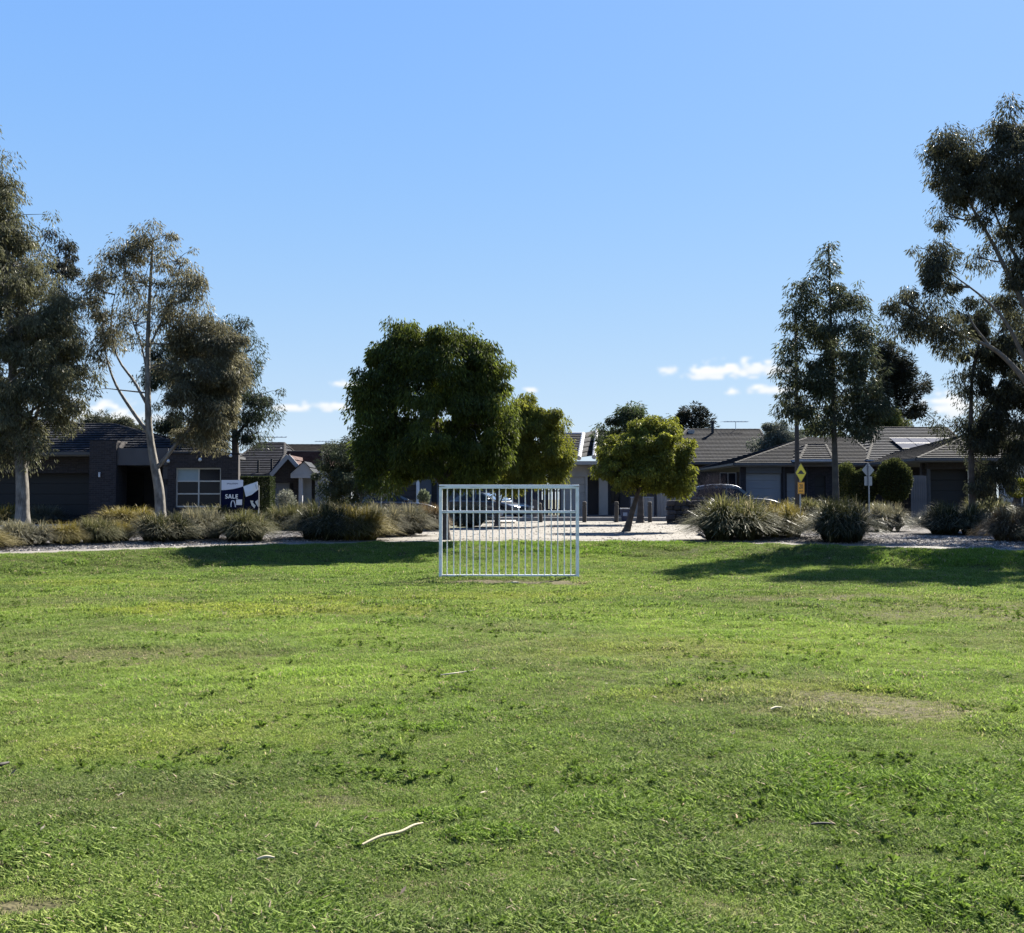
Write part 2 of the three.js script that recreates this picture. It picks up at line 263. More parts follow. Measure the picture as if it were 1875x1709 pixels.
// ---------------------------------------------------------------- houses
function wall(parent, name, mat, x0, x1, y0, y1, z, th = 0.25, holes = [], label) {
  const s = new THREE.Shape([[x0, y0], [x1, y0], [x1, y1], [x0, y1]].map((k) => new THREE.Vector2(...k)));
  for (const [a, b, c, d] of holes) s.holes.push(new THREE.Path([[a, c], [a, d], [b, d], [b, c]].map((k) => new THREE.Vector2(...k))));
  return part(parent, name, new THREE.ExtrudeGeometry(s, { depth: th, bevelEnabled: false }).translate(0, 0, z - th), mat, label);
}
function gableWall(parent, name, mat, pts, z, th = 0.2) {
  return part(parent, name, new THREE.ExtrudeGeometry(new THREE.Shape(pts.map((k) => new THREE.Vector2(...k))), { depth: th, bevelEnabled: false }).translate(0, 0, z - th), mat);
}
// overlapping courses of tiles between an eave A-B and a ridge D-C, every course a tilted strip with its own butt edge
function tiles(A, B, C, D, gauge = 0.33, lip = 0.055) {
  const g = new Geo(), mid0 = A.clone().add(B).multiplyScalar(0.5), mid1 = C.clone().add(D).multiplyScalar(0.5), along = B.clone().sub(A).normalize();
  const up = mid1.clone().sub(mid0), nrm = new THREE.Vector3().crossVectors(along, up).normalize(); if (nrm.y < 0) nrm.negate();
  const h = up.clone().sub(along.clone().multiplyScalar(up.dot(along))).length(), n = Math.max(2, Math.round(h / gauge));
  const L = (t) => A.clone().lerp(D, t), R = (t) => B.clone().lerp(C, t);
  for (let k = 0; k < n; k++) {
    const t0 = k / n - (k ? 0.02 / h : 0), t1 = (k + 1) / n, a = L(Math.max(t0, 0)), b = R(Math.max(t0, 0)), c = R(t1), d = L(t1), raise = nrm.clone().multiplyScalar(lip);
    const q = [a, b, b.clone().add(raise), a.clone().add(raise), c, d];
    const o = g.n; for (const p of [q[0], q[1], q[2], q[3], q[3], q[2], q[4], q[5]]) g.v(p.x, p.y, p.z);
    const u = (p) => p.clone().sub(A).dot(along);
    for (const [p, v] of [[q[0], k * 0.33], [q[1], k * 0.33], [q[2], k * 0.33 + 0.04], [q[3], k * 0.33 + 0.04], [q[3], k * 0.33 + 0.04], [q[2], k * 0.33 + 0.04], [q[4], k * 0.33 + 0.32], [q[5], k * 0.33 + 0.32]]) g.u.push(u(p), v);
    g.i.push(o, o + 1, o + 2, o, o + 2, o + 3, o + 4, o + 5, o + 6, o + 4, o + 6, o + 7);
  }
  const out = g.build(false).toNonIndexed(); out.computeVertexNormals(); return out;
}
function capLine(a, b, r = 0.1) {               // ridge and hip caps: short half-round pieces
  const g = [], n = Math.max(1, Math.round(a.distanceTo(b) / 0.42)), dir = b.clone().sub(a).normalize();
  for (let k = 0; k < n; k++) {
    const m = a.clone().lerp(b, (k + 0.5) / n), c = new THREE.CylinderGeometry(r, r * 1.12, a.distanceTo(b) / n * 1.02, 7);
    c.applyQuaternion(new THREE.Quaternion().setFromUnitVectors(new THREE.Vector3(0, 1, 0), dir)); c.translate(m.x, m.y - r * 0.25, m.z); g.push(c);
  }
  return g;
}
function hipRoof(house, mat, { x0, x1, d0, d1, ye, xa, xb, yr, dr, capMat = MAT.ridge, gutterMat = MAT.gutter, name = 'roof' }) {
  const V = (x, y, d) => new THREE.Vector3(x, y, -d), A = V(x0, ye, d0), B = V(x1, ye, d0), B2 = V(x1, ye, d1), A2 = V(x0, ye, d1), C = V(xb, yr, dr), D = V(xa, yr, dr);
  const gs = [tiles(A, B, C, D), tiles(B, B2, C, C), tiles(B2, A2, D, C), tiles(A2, A, D, D)];
  const roof = part(house, name, gs, mat);
  part(roof, 'ridge_caps', [...capLine(D, C), ...capLine(A, D), ...capLine(B, C), ...capLine(B2, C), ...capLine(A2, D)], capMat).userData.kind = 'stuff';
  part(house, 'eaves', box(x0 + 0.03, x1 - 0.03, ye - 0.16, ye - 0.02, -d1 + 0.03, -d0 - 0.03), MAT.soffit);
  part(house, 'gutter', [box(x0 - 0.04, x1 + 0.04, ye - 0.1, ye + 0.02, -d0 - 0.02, -d0 + 0.09), box(x0 - 0.1, x0 + 0.02, ye - 0.1, ye + 0.02, -d1, -d0 - 0.03), box(x1 - 0.02, x1 + 0.1, ye - 0.1, ye + 0.02, -d1, -d0 - 0.03)], gutterMat);
  return roof;
}
function windowSet(house, x0, x1, y0, y1, z, cols, rows, frameMat = MAT.aluminium, paneMat = () => MAT.glass, th = 0.06) {
  const bars = [box(x0, x1, y0, y0 + th, z - 0.08, z), box(x0, x1, y1 - th, y1, z - 0.08, z), box(x0, x0 + th, y0 + th, y1 - th, z - 0.08, z), box(x1 - th, x1, y0 + th, y1 - th, z - 0.08, z)];
  const cw = (x1 - x0 - th) / cols, rh = (y1 - y0 - th) / rows;
  for (let c = 1; c < cols; c++) bars.push(box(x0 + c * cw, x0 + c * cw + th, y0 + th, y1 - th, z - 0.078, z - 0.004));
  for (let r = 1; r < rows; r++) bars.push(box(x0 + th, x1 - th, y0 + r * rh + 0.003, y0 + r * rh + th, z - 0.076, z - 0.008));
  const w = part(house, 'window', bars, frameMat);
  for (let c = 0; c < cols; c++) for (let r = 0; r < rows; r++) part(w, 'pane', box(x0 + c * cw + th * 0.6, x0 + (c + 1) * cw + th * 0.4, y0 + r * rh + th * 0.6, y0 + (r + 1) * rh + th * 0.4, z - 0.055, z - 0.045), paneMat(c, r));
  return w;
}
function slattedDoor(house, name, mat, x0, x1, y0, y1, z, n = 5) {
  const door = part(house, name, box(x0, x1, y0, y1, z - 0.05, z - 0.02), mat);
  for (let k = 0; k < n; k++) part(door, 'panel', rbox(x0 + 0.02, x1 - 0.02, lerp(y0, y1, k / n) + 0.012, lerp(y0, y1, (k + 1) / n) - 0.012, z - 0.03, z, 0.012, 1), mat);
  return door;
}
function aerial(label, px, py, d, base) {
  const t = pt(px, py, d), a = thing('television_aerial', label, 'aerial', [t.x, base, -d]);
  part(a, 'mast', new THREE.CylinderGeometry(0.025, 0.025, t.y - base, 6).translate(t.x, (t.y + base) / 2, -d), MAT.steel);
  part(a, 'boom', box(t.x - 0.9, t.x + 0.9, t.y - 0.05, t.y - 0.015, -d - 0.02, -d + 0.02), MAT.steel);
  for (let k = 0; k < 7; k++) part(a, 'element', new THREE.CylinderGeometry(0.012, 0.012, 0.9 - k * 0.06, 5).rotateX(Math.PI / 2).rotateY(0.5).translate(t.x - 0.85 + k * 0.28, t.y - 0.005, -d), MAT.steel);
}
const yAt = (py, d) => pt(CX, py, d).y;

// dark brick house with the portico
{
  const d = 46, y0 = 0.45, h = thing('house', 'dark brick house with a tall brick pillar beside its shadowed porch', 'house', [X(200, d), y0, -d]);
  const x = (p, dd = d) => X(p, dd), y = (p, dd = d) => yAt(p, dd);
  wall(h, 'wall', MAT.darkBrick, x(-150), x(166), y0 - 0.2, y(829), -46.6, 0.3, [[x(-70), x(152), y0 - 0.1, y(866)]], 'dark brick wall above the garage');
  slattedDoor(h, 'garage_door', MAT.nearBlack, x(-72), x(154), y0 - 0.1, y(865), -47.0, 5);
  wall(h, 'pillar', MAT.darkBrick, x(163, 45.6), x(212, 45.6), y0 - 0.2, y(807, 45.6), -45.6, 1.3);
  wall(h, 'side_wall', MAT.darkBrick, x(-150), x(-146), y0 - 0.2, y(829), -46.9, 9);
  const lamp = part(h, 'wall_lamp', rbox(x(179.5, 45.5), x(182, 45.5), y(874, 45.5), y(865, 45.5), -45.6, -45.5, 0.01), MAT.white);
  wall(h, 'porch_fascia', MAT.render, x(212, 45.7), x(307, 45.7), y(852, 45.7), y(821, 45.7), -45.7, 0.25);
  part(h, 'porch_ceiling', box(x(212), x(307), y(852), y(850), -49.2, -45.98), MAT.render);
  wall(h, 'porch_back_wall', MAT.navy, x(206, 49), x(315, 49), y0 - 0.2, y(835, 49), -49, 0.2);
  slattedDoor(h, 'front_door', MAT.nearBlack, x(232, 48.9), x(262, 48.9), y0, y(866, 48.9), -48.93, 4);
  wall(h, 'porch_pier', MAT.render, x(295, 45.6), x(306, 45.6), y0 - 0.2, y(852.5, 45.6), -45.8, 0.5);
  const wx0 = x(321, 45.2), wx1 = x(404, 45.2), wy0 = y(929, 45.2), wy1 = y(857, 45.2);
  wall(h, 'front_wall', MAT.darkBrick, x(306.3, 45.2), x(436, 45.2), y0 - 0.2, y(831, 45.2), -45.2, 0.28, [[wx0, wx1, wy0, wy1]]);
  { const g = box(-0.14, 0.14, y0 - 0.2, y(832, 45.5), -7, 0); g.rotateY(0.33); g.translate(x(435, 45.2) - 0.14, 0, -45.49); part(h, 'wing_side_wall', g, MAT.darkBrick); }
  part(h, 'wing_cap', box(x(305, 45.2), x(437.5, 45.2), y(831, 45.2) + 0.003, y(829, 45.2), -45.6, -45.15), MAT.nearBlack);
  windowSet(h, wx0, wx1, wy0, wy1, -45.3, 2, 3, MAT.aluminium, (c, r) => (c === 0 && r === 2 ? MAT.paneReflection : MAT.glass));
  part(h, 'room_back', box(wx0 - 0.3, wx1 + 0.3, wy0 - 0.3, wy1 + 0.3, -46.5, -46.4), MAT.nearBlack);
  for (const [a, b] of [[366, 842], [422, 835], [308, 845]]) { const q = pt(a, b, 45.1), c = part(h, 'security_light', new THREE.SphereGeometry(0.075, 10, 8).translate(q.x, q.y, q.z), MAT.white); part(c, 'bracket', box(q.x - 0.02, q.x + 0.02, q.y + 0.02, q.y + 0.1, q.z - 0.1, q.z), MAT.steel); }
  part(h, 'letter_slot', box(x(293, 45.4), x(301, 45.4), y(887, 45.4), y(877, 45.4), -45.78, -45.68), MAT.nearBlack);
  hipRoof(h, MAT.greyTile, { x0: x(-170, 45.4), x1: x(374, 45.4), d0: 45.4 + 0.5, d1: 52, ye: y(828, 45.4), xa: x(70, 49.5), xb: x(208, 49.5), yr: yAt(778, 49.5), dr: 49.5 });
  const V = (px, py, dd) => pt(px, py, dd);
  hipRoof(h, MAT.greyTile, { name: 'rear_roof', x0: x(-160, 49), x1: x(160, 49), d0: 49.4, d1: 57, ye: yAt(800, 49), xa: x(30, 52), xb: x(117, 52), yr: yAt(770, 52), dr: 52.4 });
}
// grey roofed house beyond the hedge
{
  const d = 56, y0 = 0.5, h = thing('house', 'house with a broad grey tiled roof rising behind the clipped hedge', 'house', [X(470, d), y0, -d]);
  const x = (p, dd = d) => X(p, dd);
  wall(h, 'wall', MAT.greyBrick, x(420, 56.6), x(512, 56.6), y0 - 0.2, yAt(870, 56.6), -56.6, 0.25);
  hipRoof(h, MAT.darkTile, { x0: x(390), x1: x(520), d0: 56, d1: 68, ye: yAt(870, 56), xa: x(474, 62), xb: x(520, 62), yr: yAt(812, 62), dr: 62 });
  for (const [a, top] of [[471.5, 851], [496, 850]]) part(h, 'vent_pipe', new THREE.CylinderGeometry(0.06, 0.06, yAt(top, 56.6) - yAt(872, 56.6) + 0.3, 8).translate(X(a, 56.3), (yAt(top, 56.6) + yAt(872, 56.6)) / 2 + 0.1, -56.4), MAT.nearBlack);
  const f = pt(515, 822, 61); part(h, 'skylight_dome', new THREE.SphereGeometry(0.16, 10, 6, 0, 6.3, 0, 1.6).translate(f.x, f.y - 0.1, f.z), MAT.white);
}
// brown gabled house with the red roof and small white portico
{
  const d = 55, y0 = 0.55, h = thing('house', 'brown brick gabled house with red roof tiles and a small pale portico', 'house', [X(545, d), y0, -d]);
  const x = (p, dd = d) => X(p, dd), y = (p, dd = d) => yAt(p, dd);
  wall(h, 'wall', MAT.brownBrick, x(499), x(546), y0 - 0.2, y(868), -55, 0.25, [[x(502), x(530), y0, y(884)], [x(531.5), x(537), y0 + 0.4, y(884)]]);
  gableWall(h, 'gable', MAT.brownBrick, [[x(499), y(868)], [x(556), y(868)], [x(527.5), y(836)]], -55, 0.25);
  slattedDoor(h, 'garage_door', MAT.doorGrey, x(501), x(531), y0, y(883.5), -55.2, 6);
  windowSet(h, x(531.5), x(537), y0 + 0.4, y(884), -55.1, 1, 1, MAT.nearBlack);
  const apex = pt(527.5, 833, 54.7), l = pt(496, 869, 54.7), r = pt(559, 869, 54.7);
  for (const [e, s] of [[l, 1], [r, -1]]) {
    const E2 = e.clone().setZ(-63), A2 = apex.clone().setZ(-63);
    part(h, 'roof', [tiles(e, E2, A2, apex)], s > 0 ? MAT.darkTile : MAT.redTile);
    const len = e.distanceTo(apex), bargeboard = new THREE.BoxGeometry(len, 0.22, 0.05); bargeboard.rotateZ(Math.atan2(apex.y - e.y, apex.x - e.x)); bargeboard.translate((e.x + apex.x) / 2, (e.y + apex.y) / 2 - 0.05, -54.66 + s * 0.002); part(h, 'bargeboard', bargeboard, MAT.offWhite);
  }
  hipRoof(h, MAT.redTile, { name: 'main_roof', x0: x(520, 57), x1: x(600, 57), d0: 55.9, d1: 67, ye: y(852, 56), xa: x(523, 61), xb: x(590, 61), yr: yAt(828, 61), dr: 61 });
  wall(h, 'entry_wall', MAT.offWhite, x(546.2), x(640), y0 - 0.2, y(862), -55.6, 0.2, [[x(566), x(573), y0, y(878)], [x(590), x(602), y0 + 0.9, y(880)]]);
  slattedDoor(h, 'front_door', MAT.nearBlack, x(566), x(573), y0, y(878), -55.7, 3);
  windowSet(h, x(590), x(602), y0 + 0.9, y(880), -55.68, 2, 1, MAT.white);
  const pa = pt(557, 845, 53.6), pl = pt(531.5, 867, 53.6), pr = pt(573.5, 867, 53.6);
  gableWall(h, 'portico_gable', MAT.offWhite, [[pl.x, pl.y], [pr.x, pr.y], [pa.x, pa.y]], -53.7, 0.15);
  part(h, 'portico_roof', [tiles(pl, pl.clone().setZ(-55.5), pa.clone().setZ(-55.5), pa), tiles(pr, pr.clone().setZ(-55.5), pa.clone().setZ(-55.5), pa)], MAT.paleTile);
  part(h, 'portico_beam', box(pl.x, pr.x, pl.y - 0.24, pl.y + 0.001, -55.4, -53.66), MAT.offWhite);
  part(h, 'column', rbox(x(546, 53.7), x(553, 53.7), y0 - 0.2, pl.y - 0.24, -53.98, -53.76, 0.02), MAT.offWhite);
}
{
  const d = 82, y0 = 0.6, h = thing('house', 'far house showing only a long brown roof ridge behind the red tiled roof', 'house', [X(560, d), y0, -d]);
  wall(h, 'wall', MAT.brownBrick, X(480, 83), X(640, 83), y0 - 0.2, yAt(850, 83), -83, 0.3);
  hipRoof(h, MAT.brownTile, { x0: X(450, d), x1: X(680, d), d0: d, d1: 96, ye: yAt(850, d), xa: X(488, 89), xb: X(640, 89), yr: yAt(815, 89), dr: 89 });
}
// slate grey house behind the great tree
{
  const d = 62, y0 = 0.55, h = thing('house', 'blue-grey rendered house half hidden behind the large dark tree', 'house', [X(750, d), y0, -d]);
  const x = (p, dd = d) => X(p, dd), y = (p, dd = d) => yAt(p, dd);
  wall(h, 'wall', MAT.slate, x(648), x(1000), y0 - 0.2, y(852), -62, 0.25, [[x(718), x(762), y0, y(888)], [x(666), x(684), y0 + 1, y(880)], [x(790), x(800), y0, y(884)], [x(1000 - 8), x(1000 - 2), y0 + 1, y(885)]]);
  slattedDoor(h, 'garage_door', MAT.navy, x(717), x(763), y0, y(887), -62.15, 5);
  windowSet(h, x(666), x(684), y0 + 1, y(880), -62.1, 2, 1);
  slattedDoor(h, 'front_door', MAT.nearBlack, x(789), x(801), y0, y(883), -62.12, 3);
  part(h, 'column', rbox(x(762, 61), x(768, 61), y0 - 0.2, y(878, 61), -61.2, -61, 0.03), MAT.white);
  part(h, 'column', rbox(x(858, 61), x(876, 61), y0 - 0.2, y(868, 61), -61.5, -61, 0.03), MAT.cream, 'pale wall pier beside the trees');
  hipRoof(h, MAT.darkTile, { x0: x(630, 61.3), x1: x(1022, 61.3), d0: 61.3, d1: 74, ye: yAt(852, 61.3), xa: x(720, 67), xb: x(960, 67), yr: yAt(812, 67), dr: 67 });
}
// cream house
{
  const d = 58, y0 = 0.55, h = thing('house', 'cream house with dark doorways seen beside the round leaning tree', 'house', [X(1090, d), y0, -d]);
  const x = (p, dd = d) => X(p, dd), y = (p, dd = d) => yAt(p, dd);
  wall(h, 'wall', MAT.cream, x(1026), x(1076), y0 - 0.2, y(853), -58, 0.25, [[x(1031), x(1072), y0, y(873)]]);
  slattedDoor(h, 'garage_door', MAT.cream, x(1030), x(1073), y0, y(872.5), -58.1, 5);
  part(h, 'downpipe', box(x(1024), x(1026.5), y0, y(853), -58.02, -57.92), MAT.nearBlack);
  wall(h, 'entry_wall', MAT.navy, x(1070, 59.4), x(1236, 59.4), y0 - 0.2, y(845, 59.4), -59.4, 0.2, [[x(1118, 59.4), x(1136, 59.4), y0 + 0.8, y(880, 59.4)]]);
  windowSet(h, x(1118, 59.4), x(1136, 59.4), y0 + 0.8, y(880, 59.4), -59.45, 2, 1, MAT.nearBlack);
  wall(h, 'pier', MAT.cream, x(1098), x(1114), y0 - 0.2, y(872), -58.3, 0.4, [], 'pale pier between the dark doorways');
  part(h, 'porch_beam', box(x(1076.2), x(1236), y(872), y(846), -58.9, -58.2), MAT.cream);
  part(h, 'step', box(x(1074), x(1120), y0 - 0.1, y0 + 0.14, -58.9, -57.5), MAT.render);
  part(h, 'fascia', box(x(1018, 57.3), x(1242, 57.3), y(851, 57.3), y(844.5, 57.3), -57.4, -57.3), MAT.cream);
  part(h, 'eaves', box(x(1018, 57.3), x(1242, 57.3), y(851, 57.3), y(850, 57.3), -60, -57.42), MAT.cream);
  const A = pt(1015, 844, 57.3), B = pt(1060, 838, 57.6), C = pt(1068, 794, 62), D = pt(1005, 794, 62);
  const roof = part(h, 'roof', [tiles(A, B, C, D), tiles(pt(1060, 838, 57.6), pt(1092, 834, 61.5), pt(1092, 788, 64), pt(1069, 793, 62)), tiles(pt(1086, 838, 58), pt(1244, 845, 57.3), pt(1205, 790, 63), pt(1092, 788, 63)), tiles(pt(1015, 844, 57.3), pt(1000, 840, 66), D, D)], MAT.greyTile);
  part(roof, 'hip_caps', [...capLine(B, C, 0.13), ...capLine(pt(1088, 836, 57.9), pt(1093, 788, 63), 0.13), ...capLine(C, D)], MAT.offWhite).userData.kind = 'stuff';
}
// far brick house with the flue
{
  const d = 69, y0 = 0.6, h = thing('house', 'brick house with a wide grey roof carrying a dark flue pipe', 'house', [X(1310, d), y0, -d]);
  const x = (p, dd = d) => X(p, dd);
  wall(h, 'wall', MAT.brownBrick, x(1225, 69.6), x(1385, 69.6), y0 - 0.2, yAt(847, 69.6), -69.6, 0.25, [[x(1318, 69.6), x(1349, 69.6), y0 + 0.8, yAt(865, 69.6)]]);
  windowSet(h, x(1318, 69.6), x(1349, 69.6), y0 + 0.8, yAt(865, 69.6), -69.65, 2, 2, MAT.offWhite);
  hipRoof(h, MAT.greyTile, { x0: x(1205), x1: x(1425), d0: 69, d1: 84, ye: yAt(847, 69), xa: x(1258, 76.5), xb: x(1392, 76.5), yr: yAt(787, 76.5), dr: 76.5 });
  const f0 = pt(1305, 797, 75.5), f1 = pt(1305, 773, 75.5);
  const flue = part(h, 'flue', new THREE.CylinderGeometry(0.11, 0.11, f1.y - f0.y + 0.5, 10).translate(f0.x, (f0.y + f1.y) / 2 - 0.25, f0.z), MAT.nearBlack); part(flue, 'cowl', new THREE.CylinderGeometry(0.17, 0.17, 0.12, 10).translate(f1.x, f1.y, f1.z), MAT.nearBlack);
  const e = pt(1265, 790, 75.7); part(h, 'chimney', rbox(e.x - 0.2, e.x + 0.25, e.y - 0.9, e.y + 0.1, e.z - 0.2, e.z + 0.2, 0.03), MAT.cream);
  aerial('television aerial above the wide grey roof with the flue', 1347, 772, 76.4, yAt(787, 76.5) - 0.05);
}
// solar house
{
  const d = 57, y0 = 0.55, h = thing('house', 'house with pale grey garage doors and solar panels on its roof', 'house', [X(1500, d), y0, -d]);
  const x = (p, dd = d) => X(p, dd), y = (p, dd = d) => yAt(p, dd);
  wall(h, 'wall', MAT.blackBrick, x(1356), x(1622), y0 - 0.2, y(850), -57, 0.25, [[x(1366), x(1431), y0 - 0.1, y(867)], [x(1441), x(1457), y0 - 0.1, y(867)], [x(1492), x(1512), y0 - 0.1, y(872)], [x(1562), x(1582), y0 + 0.7, y(872)]]);
  slattedDoor(h, 'garage_door', MAT.doorGrey, x(1365), x(1432), y0 - 0.1, y(866.5), -57.15, 6);
  slattedDoor(h, 'side_door', MAT.doorGrey, x(1440), x(1458), y0 - 0.1, y(866.5), -57.15, 5);
  slattedDoor(h, 'front_door', MAT.nearBlack, x(1491), x(1513), y0 - 0.1, y(871.5), -57.15, 4);
  windowSet(h, x(1562), x(1582), y0 + 0.7, y(872), -57.08, 2, 1, MAT.nearBlack);
  part(h, 'head_panel', box(x(1366.3), x(1430.7), y(866.8), y(853), -57.01, -56.95), MAT.slate);
  for (const a of [1434, 1476]) part(h, 'downpipe', rbox(x(a), x(a + 2.5), y0, y(852), -56.99, -56.9, 0.02), MAT.navy);
  wall(h, 'side_wall', MAT.blackBrick, x(1622), x(1700), y0 - 0.2, y(846), -57.6, 0.25);
  hipRoof(h, MAT.darkTile, { x0: x(1346, 56.4), x1: x(1612, 56.4), d0: 56.4, d1: 68, ye: y(849, 56.4), xa: x(1478, 62), xb: x(1562, 62), yr: yAt(803, 62), dr: 62, capMat: MAT.ridge });
  hipRoof(h, MAT.darkTile, { name: 'entry_roof', x0: x(1462, 55.8), x1: x(1524, 55.8), d0: 55.6, d1: 61, ye: yAt(842, 55.6), xa: x(1478, 57.9), xb: x(1512, 57.9), yr: yAt(815, 57.9), dr: 57.9, gutterMat: MAT.offWhite });  // the entry gutter's pale colour stands in for a sun glint
  const R = { x0: x(1588, 56.8), x1: x(1800, 56.8), d0: 56.8, d1: 70, ye: yAt(843, 56.8), xa: x(1608, 63), xb: x(1735, 63), yr: yAt(784, 63), dr: 63 };
  hipRoof(h, MAT.paleTile, { name: 'main_roof', ...R, gutterMat: MAT.offWhite });
  // panels on the roof plane
  const up = new THREE.Vector3(0, R.yr - R.ye, -(R.dr - R.d0)), len = up.length(), nrm = new THREE.Vector3(0, R.dr - R.d0, R.yr - R.ye).normalize(); up.normalize();
  const P = phys({ color: lin(0.05, 0.056, 0.08), roughness: 0.85, specularIntensity: 0.04 });
  for (let r = 0; r < 2; r++) for (let k = 0; k < 4; k++) {
    const s = 0.2 + r * 1.72 * 0.58 + 0.25, cx = x(1662, 59) + k * 1.04, base = new THREE.Vector3(cx, R.ye, -R.d0).addScaledVector(up, len * 0.34 + r * 1.08).addScaledVector(nrm, 0.15);
    const g = new RoundedBoxGeometry(1.0, 1.04, 0.04, 1, 0.01), m = new THREE.Matrix4().makeBasis(new THREE.Vector3(1, 0, 0), up, nrm).setPosition(base); g.applyMatrix4(m);
    const panel = part(h, 'solar_panel', g, P);
    for (const [a, b, c, e] of [[-0.51, 0.51, -0.53, -0.505], [-0.51, 0.51, 0.505, 0.53]]) part(panel, 'frame_rail', box(a, b, c, e, -0.02, 0.026).applyMatrix4(m), MAT.gutter);
  }
}
// house at the frame edge
{
  const d = 50, y0 = 0.5, h = thing('house', 'house with a wide dark garage behind the tall gum tree', 'house', [X(1760, d), y0, -d]);
  const x = (p, dd = d) => X(p, dd), y = (p, dd = d) => yAt(p, dd);
  wall(h, 'wall', MAT.brownBrick, x(1694), x(1832), y0 - 0.2, y(843), -50.4, 0.25, [[x(1708), x(1784), y0 - 0.1, y(860)]]);
  slattedDoor(h, 'garage_door', MAT.nearBlack, x(1707), x(1785), y0 - 0.1, y(859), -50.7, 5);
  part(h, 'garage_beam', box(x(1700), x(1790), y(859), y(846), -50.5, -50.1), MAT.brownBrick);
  for (const a of [1700, 1786]) part(h, 'post', rbox(x(a, 50.1), x(a + 4.5, 50.1), y0 - 0.2, y(858.5, 50.1), -50.3, -50.1, 0.02), MAT.render);
  wall(h, 'rendered_wing', MAT.offWhite, x(1830), x(1960), y0 - 0.2, y(843), -49.8, 0.3, [[x(1852), x(1888), y0 + 0.8, y(868)]], 'pale rendered wall');
  windowSet(h, x(1852), x(1888), y0 + 0.8, y(868), -49.9, 2, 2);
  hipRoof(h, MAT.greyTile, { x0: x(1680, 49.3), x1: x(1990, 49.3), d0: 49.3, d1: 60, ye: y(840, 49.3), xa: x(1790, 54.5), xb: x(1900, 54.5), yr: yAt(792, 54.5), dr: 54.5, capMat: MAT.ridge });
}
aerial('television aerial over the grey roof beyond the hedge', 498, 800, 63, yAt(812, 62) - 0.05);
aerial('long television aerial over the brown ridge beside the small pale tree', 596, 808, 89, yAt(815, 89) - 0.05);

// ---------------------------------------------------------------- fences
function palings(name, label, category, px0, px1, pyTop, d, w, gap, mat, rail = true) {
  const xa = X(px0, d), xb = X(px1, d), y1 = yAt(pyTop, d), y0 = gh(0, d), f = thing(name, label, category, [(xa + xb) / 2, y0, -d]), r = rng(px0 | 0), n = Math.round((xb - xa) / (w + gap));
  for (let k = 0; k < n; k++) { const a = xa + (xb - xa) * k / n, top = y1 + (r() - 0.5) * 0.03; part(f, 'paling', box(a, a + w, y0 - 0.05, top, -d - 0.012 + 0.006 * (r() - 0.5), -d + 0.012), mat); }
  if (rail) for (const t of [0.2, 0.8]) part(f, 'rail', box(xa, xb, lerp(y0, y1, t), lerp(y0, y1, t) + 0.08, -d - 0.07, -d - 0.016), mat);
  return f;
}
palings('paling_fence', 'dark upright paling fence seen through the goal bars', 'fence', 872, 1024, 889, 60.6, 0.15, 0.05, plain(0.035, 0.033, 0.045, 0.85, 0.4));
palings('paling_fence', 'short grey paling fence between the round bush and the garage', 'fence', 1668, 1697, 871, 49.6, 0.1, 0.012, plain(0.11, 0.10, 0.10, 0.9, 0.4));
function sheetFence(label, px0, px1, pyTop, d) {
  const xa = X(px0, d), xb = X(px1, d), y0 = gh(8, d), y1 = yAt(pyTop, d), f = thing('metal_fence', label, 'fence', [(xa + xb) / 2, y0, -d]), g = new Geo(), n = Math.round((xb - xa) / 0.05);
  for (let k = 0; k <= n; k++) { const a = lerp(xa, xb, k / n), z = -d + [0, 0, 0.035, 0.035][k % 4]; g.v(a, y0 - 0.05, z); g.v(a, y1 - 0.05, z); g.u.push(a, 0, a, 1.5); }
  for (let k = 0; k < n; k++) { const o = k * 2; g.i.push(o, o + 2, o + 1, o + 1, o + 2, o + 3); }
  part(f, 'ribbed_panel', g.build(false), MAT.cream);
  part(f, 'top_rail', rbox(xa, xb, y1 - 0.06, y1, -d - 0.03, -d + 0.05, 0.01), MAT.offWhite);
  for (const a of [xa, xb - 0.06]) part(f, 'post', rbox(a, a + 0.06, y0 - 0.1, y1 + 0.03, -d - 0.04, -d + 0.055, 0.01), MAT.navy);
}
sheetFence('low cream metal fence panel beside the leaning tree trunk', 1152, 1199, 910, 56.6);
sheetFence('taller cream metal fence panel next to the dark stone wall', 1200, 1252, 904, 56.9);

// ---------------------------------------------------------------- trees
const barkMap = tex(256, 512, (u, v) => { const n = fbm(u * 10, v * 5, 91, 4, 5), s = fbm(u * 40, v * 6, 92, 3, 2); return mix3([0.06, 0.052, 0.043], [0.25, 0.23, 0.20], clamp(n * 1.2 - 0.25 + (s - 0.5) * 0.5)); });
const paleBark = std({ map: barkMap, bumpMap: tex(128, 256, (u, v) => fbm(u * 20, v * 6, 93, 3, 2), { color: false }), bumpScale: 0.01, roughness: 0.8 });
const darkBark = std({ map: tex(128, 256, (u, v) => { const n = fbm(u * 16, v * 6, 94, 4, 2); return mix3([0.018, 0.014, 0.012], [0.085, 0.07, 0.058], n); }), bumpMap: tex(128, 256, (u, v) => fbm(u * 16, v * 6, 94, 4, 2), { color: false }), bumpScale: 0.02, roughness: 0.95 });
const greyBark = std({ map: tex(128, 256, (u, v) => { const n = fbm(u * 12, v * 6, 99, 4, 2); return mix3([0.035, 0.03, 0.026], [0.17, 0.15, 0.13], n); }), roughness: 0.9 });
const leafMat = (t, coat, rough = 0.35) => phys({ vertexColors: true, roughness: 0.9, transmission: t, thickness: 0, clearcoat: coat, clearcoatRoughness: rough, specularIntensity: 0.2 });
